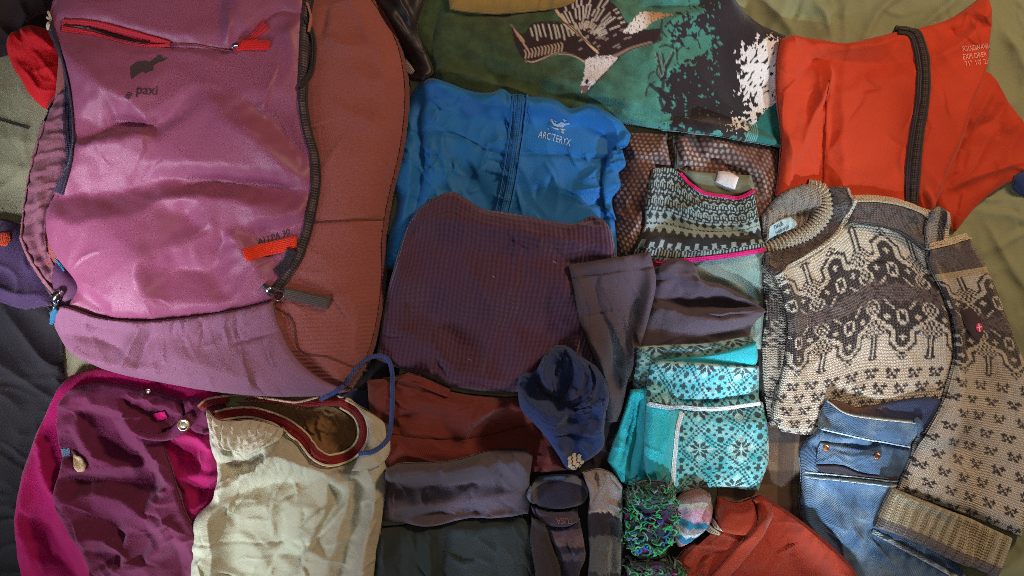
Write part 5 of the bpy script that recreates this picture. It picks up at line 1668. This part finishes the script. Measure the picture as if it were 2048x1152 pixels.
sp = cloth('front_panel', [(1290, 800), (1350, 812), (1440, 820), (1534, 808), (1542, 870), (1542, 920), (1530, 960), (1520, 986), (1440, 978), (1360, 990), (1340, 996), (1296, 975), (1285, 900)], (0, 3, 7, 11), M_wool, TE, T=34, R=26, parent=sn, drape=8, res=1.35,
           cfun=lambda g: np.where((g.X > 1362 - (g.Y - 820) * .06)[..., None], snow(g), full(g, TE)), wr=[(70, 60, 2, 3, 3)], crs=[(14, 75, 30, 50, 2.4, 23)], folds=[([(1310, 930), (1330, 880), (1350, 830)], 5, 16, 16)], part_label='teal front panel, plain beside snowflake pattern')
cf = cloth('waist_fold', [(1304, 722), (1360, 722), (1440, 728), (1532, 736), (1534, 775), (1532, 812), (1440, 822), (1350, 814), (1292, 802), (1298, 760)], (0, 3, 5, 8), M_wool, TE, T=18, R=14, parent=sn, drape=5, res=1.35, cfun=snow, wr=[(5, 50, 2, 3, 6)], part_label='folded down snowflake waist')
ribbon('white_seam', [(1294, 806), (1350, 817), (1440, 823), (1532, 812)], 9, M_web, C(206, 204, 210), host=cf, parent=sn, thick=4, lift=1, step=2)
ribbon('white_seam', [(1366, 826), (1354, 860), (1350, 910), (1346, 960), (1340, 990)], 10, M_web, C(222, 222, 226), host=sp, parent=sn, thick=3, lift=1, step=2, hfun=lambda a, L: .8 * (np.sin(L * 1.6) > 0))

# ------------------------------------------------------------------ jeans
jn = thing('blue_jeans', 'faded blue denim jeans with a small coin pocket lying under the sweater sleeve', 'jeans', 1740, 980)
DN = C(74, 104, 138, 1.0)


def denimcol(g):
    n = fbm(g.X / 50, g.Y / 50, 6, 3)
    v = mixc(DN, C(128, 152, 172), n * .6 + .15)
    v = mixc(v, C(48, 70, 100), np.clip(noise(g.X / 26, g.Y / 40, 9) - .2, 0, 1))
    return v


cloth('waist_lining', [(1662, 800), (1690, 806), (1720, 816), (1780, 805), (1850, 795), (1890, 800), (1890, 860), (1780, 862), (1690, 845), (1665, 825)], (0, 5, 6, 8), M_denim, C(78, 70, 80), T=12, R=10, parent=jn, drape=8,
      cfun=lambda g: mixc(C(110, 88, 80), C(58, 70, 104), (g.X - 1720) / 60), wr=[(10, 26, 2, 4, 3)], part_label='dark inside of the jeans waistband')
jl = cloth('leg', [(1640, 855), (1700, 868), (1780, 885), (1850, 900), (1900, 960), (1900, 1060), (1960, 1190), (1720, 1190), (1640, 1110), (1612, 1060), (1604, 1005), (1608, 960), (1606, 905), (1622, 880)], (0, 3, 6, 10), M_denim, DN, T=40, R=36, parent=jn, drape=8, res=2.2, cfun=denimcol,
           folds=[([(1610, 955), (1700, 962), (1800, 975)], 7, 3, 12), ([(1780, 940), (1760, 1000), (1750, 1060)], 8, 20, 14), ([(1640, 1000), (1680, 1050), (1740, 1110)], 6, 20, 22), ([(1800, 950), (1790, 1000), (1770, 1040)], -9, 12, 12),
                  ([(1740, 1060), (1850, 1110), (1960, 1180)], -4, 5, 8, 'e')], wr=[(60, 50, 2, 3, 9)], crs=[(24, 50, 35, 60, 3, 22)])
wbj = cloth('waistband', [(1658, 800), (1690, 822), (1740, 832), (1790, 838), (1842, 843), (1838, 870), (1832, 900), (1780, 890), (1710, 874), (1640, 858), (1648, 828)], (0, 4, 6, 9), M_denim, DN, T=16, R=8, parent=jn, drape=5, res=1.9, cfun=denimcol, wr=[(8, 20, 3, 3, 6)])
ribbon('stitching', [(1658, 803), (1690, 826), (1740, 836), (1842, 847)], 3, M_yarn, C(206, 206, 200), host=wbj, parent=jn, thick=2, step=2)
ribbon('stitching', [(1642, 858), (1710, 874), (1780, 889), (1832, 899)], 3, M_yarn, C(170, 190, 200), host=wbj, parent=jn, thick=2, step=2)
cp = cloth('coin_pocket', [(1640, 884), (1700, 896), (1768, 906), (1770, 920), (1762, 952), (1720, 946), (1680, 930), (1632, 928)], (0, 2, 4, 7), M_denim, DN, T=7, R=5, parent=jn, drape=4, res=1.9, cfun=denimcol, wr=[(5, 16, 3, 3, 6)])
cloth('pocket_opening', [(1632, 930), (1680, 932), (1722, 948), (1765, 954), (1800, 955), (1800, 962), (1700, 952), (1640, 944)], (0, 4, 5, 7), M_plain, C(50, 46, 56), T=5, R=6, parent=jn, drape=2, res=2)
disc('rivet', 1651, 895, 6.5, 3, M_brass, C(196, 130, 96), jn, cp, 1, part_label='copper rivet')
disc('rivet', 1757, 913, 6.5, 3, M_brass, C(150, 100, 74), jn, cp, 1, part_label='copper rivet')
for dy in (0, 9):
    ribbon('stitching', [(1610, 944 + dy), (1680, 950 + dy), (1740, 958 + dy), (1800, 964 + dy)], 2.8, M_yarn, C(176, 198, 210), host=jl, parent=jn, thick=2, step=2)
ribbon('belt_loop', [(1833, 838), (1843, 860), (1848, 880)], 13, M_denim, DN * 1.1, host=wbj, parent=jn, thick=5, lift=2)
ribbon('side_seam', [(1745, 1062), (1800, 1092), (1870, 1130), (1930, 1165)], 9, M_denim, C(176, 184, 186), host=jl, parent=jn, thick=4)

# sweater sleeve over the jeans
cloth('shoulder_fold', [(1862, 420), (1882, 412), (1902, 425), (1910, 470), (1905, 488), (1850, 500), (1852, 460)], (0, 2, 4, 5), M_knit, C(150, 146, 142), T=26, R=14, env=False, parent=sw, drape=8, res=1.9,
      cfun=lambda g: np.where((np.abs(g.u - .62) < .16)[..., None], BR_, np.where((g.u > .78)[..., None], CR * 1.05, C(160, 158, 154))))
sl = cloth('sleeve', [(1856, 500), (1900, 490), (1950, 476), (1975, 520), (2000, 570), (2030, 650), (2065, 740), (2090, 860), (2080, 980), (2058, 1082), (1960, 1040), (1880, 1010), (1796, 978),
                      (1820, 925), (1850, 860), (1885, 790), (1910, 720), (1908, 650), (1885, 580), (1866, 540)], (0, 2, 9, 12), M_knit, CR, T=38, R=30, parent=sw, drape=14, res=1.9,
           cfun=lambda g: np.where((g.v < .10)[..., None], yokecol(g), np.where((g.v < .125)[..., None], C(214, 192, 150), knitcol(g, 4.3, 6, 16, 9, 11))),
           folds=[([(1925, 560), (1935, 640), (1930, 720)], -6, 14, 16), ([(1960, 700), (1920, 820), (1880, 960)], 6, 30, 30), ([(1990, 740), (2010, 860), (1980, 980)], -5, 26, 26)], wr=[(70, 100, 1.8, 8, 7, 1.4)], part_label='patterned sweater sleeve crossing the jeans')
ribbon('white_edging', [(1852, 494), (1900, 484), (1950, 470)], 12, M_knit, C(220, 204, 172), host=sl, parent=sw, thick=5, lift=1)
cloth('cuff', [(1786, 976), (1870, 1010), (1960, 1046), (2050, 1088), (2036, 1130), (2018, 1170), (1930, 1135), (1840, 1090), (1752, 1056), (1766, 1018)], (0, 3, 5, 8), M_knit, C(190, 176, 138), T=34, R=16, parent=sw, drape=8, res=1.8,
      hfun=lambda g: 5.5 * np.sin(g.U * 2 * PI / 23.0) * np.clip(g.d / 8, 0, 1), cfun=lambda g: np.where((g.v > .74)[..., None], C(112, 100, 96), C(196, 182, 146) * (0.85 + .15 * np.sin(g.U * 2 * PI / 23.0))[..., None]), part_label='ribbed cuff with a grey edge')
bdg = cloth('badge', [(1924, 622), (1944, 616), (1962, 640), (1968, 668), (1955, 684), (1936, 658)], (0, 1, 3, 4), M_plain, C(66, 54, 60), T=3, R=5, parent=sw, drape=3, res=1.8)
decal('emblem', [[(1958 + 7 * math.cos(a), 655 + 9 * math.sin(a)) for a in np.linspace(0, 2 * PI, 16, endpoint=False)]], M_print, C(206, 40, 96), bdg, parent=bdg.o, lift=1.2)
decal('emblem_cross', [[(1956, 647), (1958, 647), (1959, 663), (1957, 663)], [(1952, 655), (1964, 652), (1964, 654), (1952, 657)]], M_print, C(226, 206, 220), bdg, parent=bdg.o, lift=1.9)

# ------------------------------------------------------------------ red shirt at the bottom
rs = thing('red_shirt', 'brick red cotton shirt with a stand collar at the bottom edge', 'shirt', 1540, 1090)
RS = C(140, 44, 24, 1.0)
cloth('body', [(1420, 1090), (1440, 1040), (1480, 1010), (1530, 1005), (1555, 1012), (1600, 1040), (1650, 1080), (1700, 1130), (1740, 1200), (1560, 1200), (1380, 1200), (1350, 1150), (1380, 1100)], (0, 4, 8, 10), M_plain, RS, T=34, R=16, parent=rs, drape=8,
      folds=[([(1545, 1020), (1500, 1080), (1430, 1170)], 8, 3, 30), ([(1600, 1060), (1560, 1120), (1520, 1190)], 5, 16, 12), ([(1640, 1090), (1640, 1140), (1660, 1190)], -6, 10, 8), ([(1425, 1100), (1410, 1130), (1420, 1180)], 6, 6, 8)], wr=[(-50, 40, 2.4, 3, 9)], crs=[(24, -50, 30, 60, 3, 21)])
cloth('collar', [(1446, 1006), (1480, 1012), (1512, 1004), (1518, 1050), (1514, 1076), (1470, 1070), (1436, 1062), (1440, 1030)], (0, 2, 4, 6), M_plain, RS * 1.08, T=20, R=10, parent=rs, drape=4, res=2, folds=[([(1450, 1012), (1480, 1018), (1510, 1010)], -6, 4, 6)])
cloth('placket', [(1510, 1002), (1530, 996), (1548, 1008), (1548, 1040), (1515, 1090), (1460, 1160), (1420, 1200), (1392, 1200), (1420, 1160), (1470, 1096), (1512, 1046), (1518, 1020)], (0, 2, 6, 7), M_plain, RS * 1.05, T=12, R=10, parent=rs, drape=5, res=2.1)
cloth('hanger_loop', [(1400, 1052), (1414, 1046), (1426, 1056), (1438, 1062), (1436, 1070), (1418, 1066), (1408, 1064), (1400, 1062)], (0, 2, 4, 7), M_web, C(170, 150, 122), T=7, R=5, parent=rs, drape=3, res=1.6)
decal('size_label', [[(1434, 1040), (1442, 1058), (1450, 1068), (1434, 1062)]], M_satin, C(226, 222, 222), nv, parent=rs, lift=2)

# ------------------------------------------------------------------ socks
def sockcol(stops):
    def f(g):
        v = full(g, stops[0][1])
        for (t, c) in stops:
            v[g.v + .03 * noise(g.X / 9, g.Y / 9, 4) >= t] = c
        n = noise(g.X / 3, g.Y / 3, 8)[..., None]
        return v * (1 + .25 * n)
    return f


NS, GS, PS = C(46, 46, 72), C(104, 110, 128), C(120, 100, 118)
ns = cloth('navy_sock', [(1086, 1042), (1120, 1046), (1160, 1042), (1168, 1080), (1172, 1120), (1160, 1150), (1165, 1200), (1120, 1200), (1118, 1150), (1110, 1100), (1095, 1070)], (0, 2, 6, 7), M_sock, NS, T=40, R=24, drape=6, res=2,
           cfun=sockcol([(0, NS), (.10, C(96, 84, 112)), (.20, C(112, 96, 110)), (.32, NS), (.40, C(84, 84, 110)), (.5, NS)]), wr=[(60, 30, 2, 6, 3)], folds=[([(1100, 1060), (1125, 1100), (1120, 1160)], 6, 10, 12)],
           label='navy and grey wool hiking sock, toe folded toward the navy shirt', cat='sock')
cloth('toe', [(1060, 972), (1085, 955), (1130, 950), (1168, 965), (1180, 985), (1168, 1012), (1130, 1022), (1090, 1022), (1066, 1008), (1054, 990)], (0, 3, 6, 8), M_sock, NS, T=52, R=34, parent=ns.o, drape=4, res=2,
      cfun=lambda g: np.where((((g.X - 1118) / 58) ** 2 + ((g.Y - 992) / 30) ** 2 < 1)[..., None], C(44, 42, 64), C(96, 104, 122)) * (1 + .2 * noise(g.X / 3, g.Y / 3, 5))[..., None], wr=[(70, 40, 2, 4, 5)])
cft = cloth('cuff_band', [(1062, 1016), (1090, 1024), (1130, 1026), (1158, 1024), (1158, 1046), (1130, 1054), (1100, 1052), (1070, 1040)], (0, 3, 4, 7), M_sock, C(70, 64, 86), T=22, R=12, parent=ns.o, drape=3, res=2)
lettering('lettering', 'TUSA', 1146, 1036, 14, 180, M_print, C(150, 110, 116), cft, ns.o, bold=.1, sx=1.0, lift=1)
gs = cloth('grey_sock', [(1166, 950), (1200, 942), (1226, 950), (1246, 975), (1248, 1010), (1246, 1060), (1244, 1120), (1240, 1200), (1168, 1200), (1180, 1120), (1176, 1050), (1180, 990)], (0, 3, 7, 8), M_sock, GS, T=44, R=28, drape=6, res=2,
           cfun=sockcol([(0, C(156, 142, 142)), (.30, C(190, 176, 172)), (.325, C(44, 38, 48)), (.50, C(92, 90, 88)), (.78, C(46, 42, 50))]), wr=[(75, 30, 2, 8, 13)],
           folds=[([(1200, 1050), (1215, 1100), (1190, 1180)], 9, 8, 10), ([(1225, 1050), (1225, 1110), (1215, 1180)], -9, 8, 8)],
           label='grey sock with black heel band next to the shaggy yarn slipper', cat='sock')
cloth('dark_sock', [(1064, 1040), (1090, 1050), (1104, 1090), (1120, 1140), (1124, 1200), (1078, 1200), (1070, 1140), (1062, 1090)], (0, 1, 4, 5), M_sock, C(56, 48, 52), T=26, R=20, drape=5, wr=[(70, 26, 2, 5, 3)],
      label='dark charcoal sock squeezed beside the green trousers', cat='sock')
# striped sock
STR = [(0, C(120, 84, 76)), (.2, C(170, 150, 140)), (.32, C(196, 150, 176)), (.52, C(36, 120, 156)), (.64, C(150, 140, 146)), (.74, C(206, 206, 212)), (.80, C(30, 110, 150)), (.92, C(186, 120, 130))]
cloth('striped_sock', [(1352, 1000), (1372, 984), (1400, 978), (1424, 992), (1430, 1020), (1416, 1056), (1386, 1086), (1362, 1100), (1350, 1070), (1352, 1030)], (0, 3, 6, 8), M_sock, C(150, 140, 150), T=38, R=24, drape=5, res=1.9,
      cfun=sockcol(STR), folds=[([(1378, 990), (1384, 1030), (1370, 1070)], 7, 8, 10), ([(1408, 985), (1412, 1020), (1396, 1050)], -8, 6, 10)], wr=[(75, 24, 2, 6, 7)],
      label='striped pink, blue and grey sock between the slipper and red shirt', cat='sock')


def fuzzy(name, outline, corners, label, ylo, yhi, seed, n):
    base = cloth(name, outline, corners, M_sock, C(40, 44, 56), T=46, R=34, drape=5, res=2.2,
                 cfun=lambda g: mixc(C(40, 44, 60), C(86, 24, 78), np.clip(np.sin(g.V / 9) * 2 - .6, 0, 1)), label=label, cat='slipper', group='shaggy yarn slippers')
    r = np.random.default_rng(seed)
    strands = {}
    pal = [('green', C(34, 140, 72)), ('mint', C(84, 170, 118)), ('forest', C(30, 66, 42)), ('blue', C(24, 92, 170)), ('slate', C(120, 134, 146)), ('plum', C(120, 24, 90))]
    allv, allf, allc = [], [], []
    cnt = 0
    X, Y = base.X.ravel(), base.Y.ravel()
    ok = np.where((Y > ylo) & (Y < yhi) & (base.d.ravel() > 2))[0]
    for i in range(n):
        q = ok[r.integers(len(ok))]
        x, y = X[q], Y[q]
        if y > ylo + 26:
            y = ylo + 26 + round((y - ylo - 26) / 19) * 19 + r.normal(0, 3.2)
        f = (y - ylo) / (yhi - ylo)
        if f < .22:
            w = [.05, .04, .75, 0, .16, 0]
        elif f < .45:
            w = [.34, .12, .30, .02, .06, .16]
        elif f < .72:
            w = [.40, .16, .30, .06, .06, .02]
        else:
            w = [.40, .14, .16, .24, .06, 0]
        c = pal[r.choice(6, p=np.array(w) / sum(w))][1]
        L = r.uniform(12, 26)
        turn = r.choice([-1, 1]) * r.uniform(.3, 1.1)
        a = r.uniform(0, 2 * PI)
        pts = []
        for s in range(5):
            t = s / 4
            pts.append((x, y, 0))
            x, y = x + math.cos(a) * L / 4, y + math.sin(a) * L / 4
            a += turn + r.normal(0, .25)
        p = np.array(pts)
        pl = plan(p[:, :2], base.k)
        zz = hm_at(pl[:, 0], pl[:, 1]) + np.array([0, 3, 5, 3.5, 1.5]) * r.uniform(.8, 1.8)
        cpts = spline(np.column_stack([pl, zz]), 7)
        V, F, _ = tube_geo(cpts, r.uniform(1.2, 2.1), 5)
        allv.append(V)
        allf.append(F + cnt)
        allc.append(np.tile(c, (len(V), 1)))
        cnt += len(V)
    o = mkmesh('yarn_strands', np.vstack(allv), np.vstack(allf), M_yarn, None, np.vstack(allc))
    o['kind'] = 'stuff'
    attach(o, base.o)
    return base


# shaggy slippers
fuzzy('yarn_slipper', [(1262, 978), (1282, 962), (1308, 957), (1332, 964), (1346, 982), (1354, 1040), (1346, 1095), (1328, 1124), (1284, 1126), (1260, 1100), (1252, 1040)], (0, 4, 7, 9),
      'shaggy green and blue yarn slipper below the snowflake leggings', 962, 1112, 3, 270)
fuzzy('yarn_slipper', [(1256, 1134), (1290, 1126), (1335, 1126), (1366, 1140), (1370, 1200), (1256, 1200)], (0, 3, 4, 5), 'shaggy yarn slipper cut off by the bottom edge of the picture', 1130, 1190, 5, 100)
for (x0, y0, x1, y1) in lint:
    tube('lint', drape3([(x0, y0), ((x0 + x1) / 2, (y0 + y1) / 2 - 2), (x1, y1)], gf.k, .8), .5, M_yarn, C(180, 160, 170), parent=gf.o)
cloth('navy_cloth', [(2030, 350), (2060, 340), (2100, 360), (2100, 400), (2050, 388), (2034, 372)], (0, 2, 3, 5), M_plain, C(48, 66, 110), T=8, R=12, drape=4,
      label='navy cloth corner at the edge of the bed below the orange sleeve', cat='cloth')
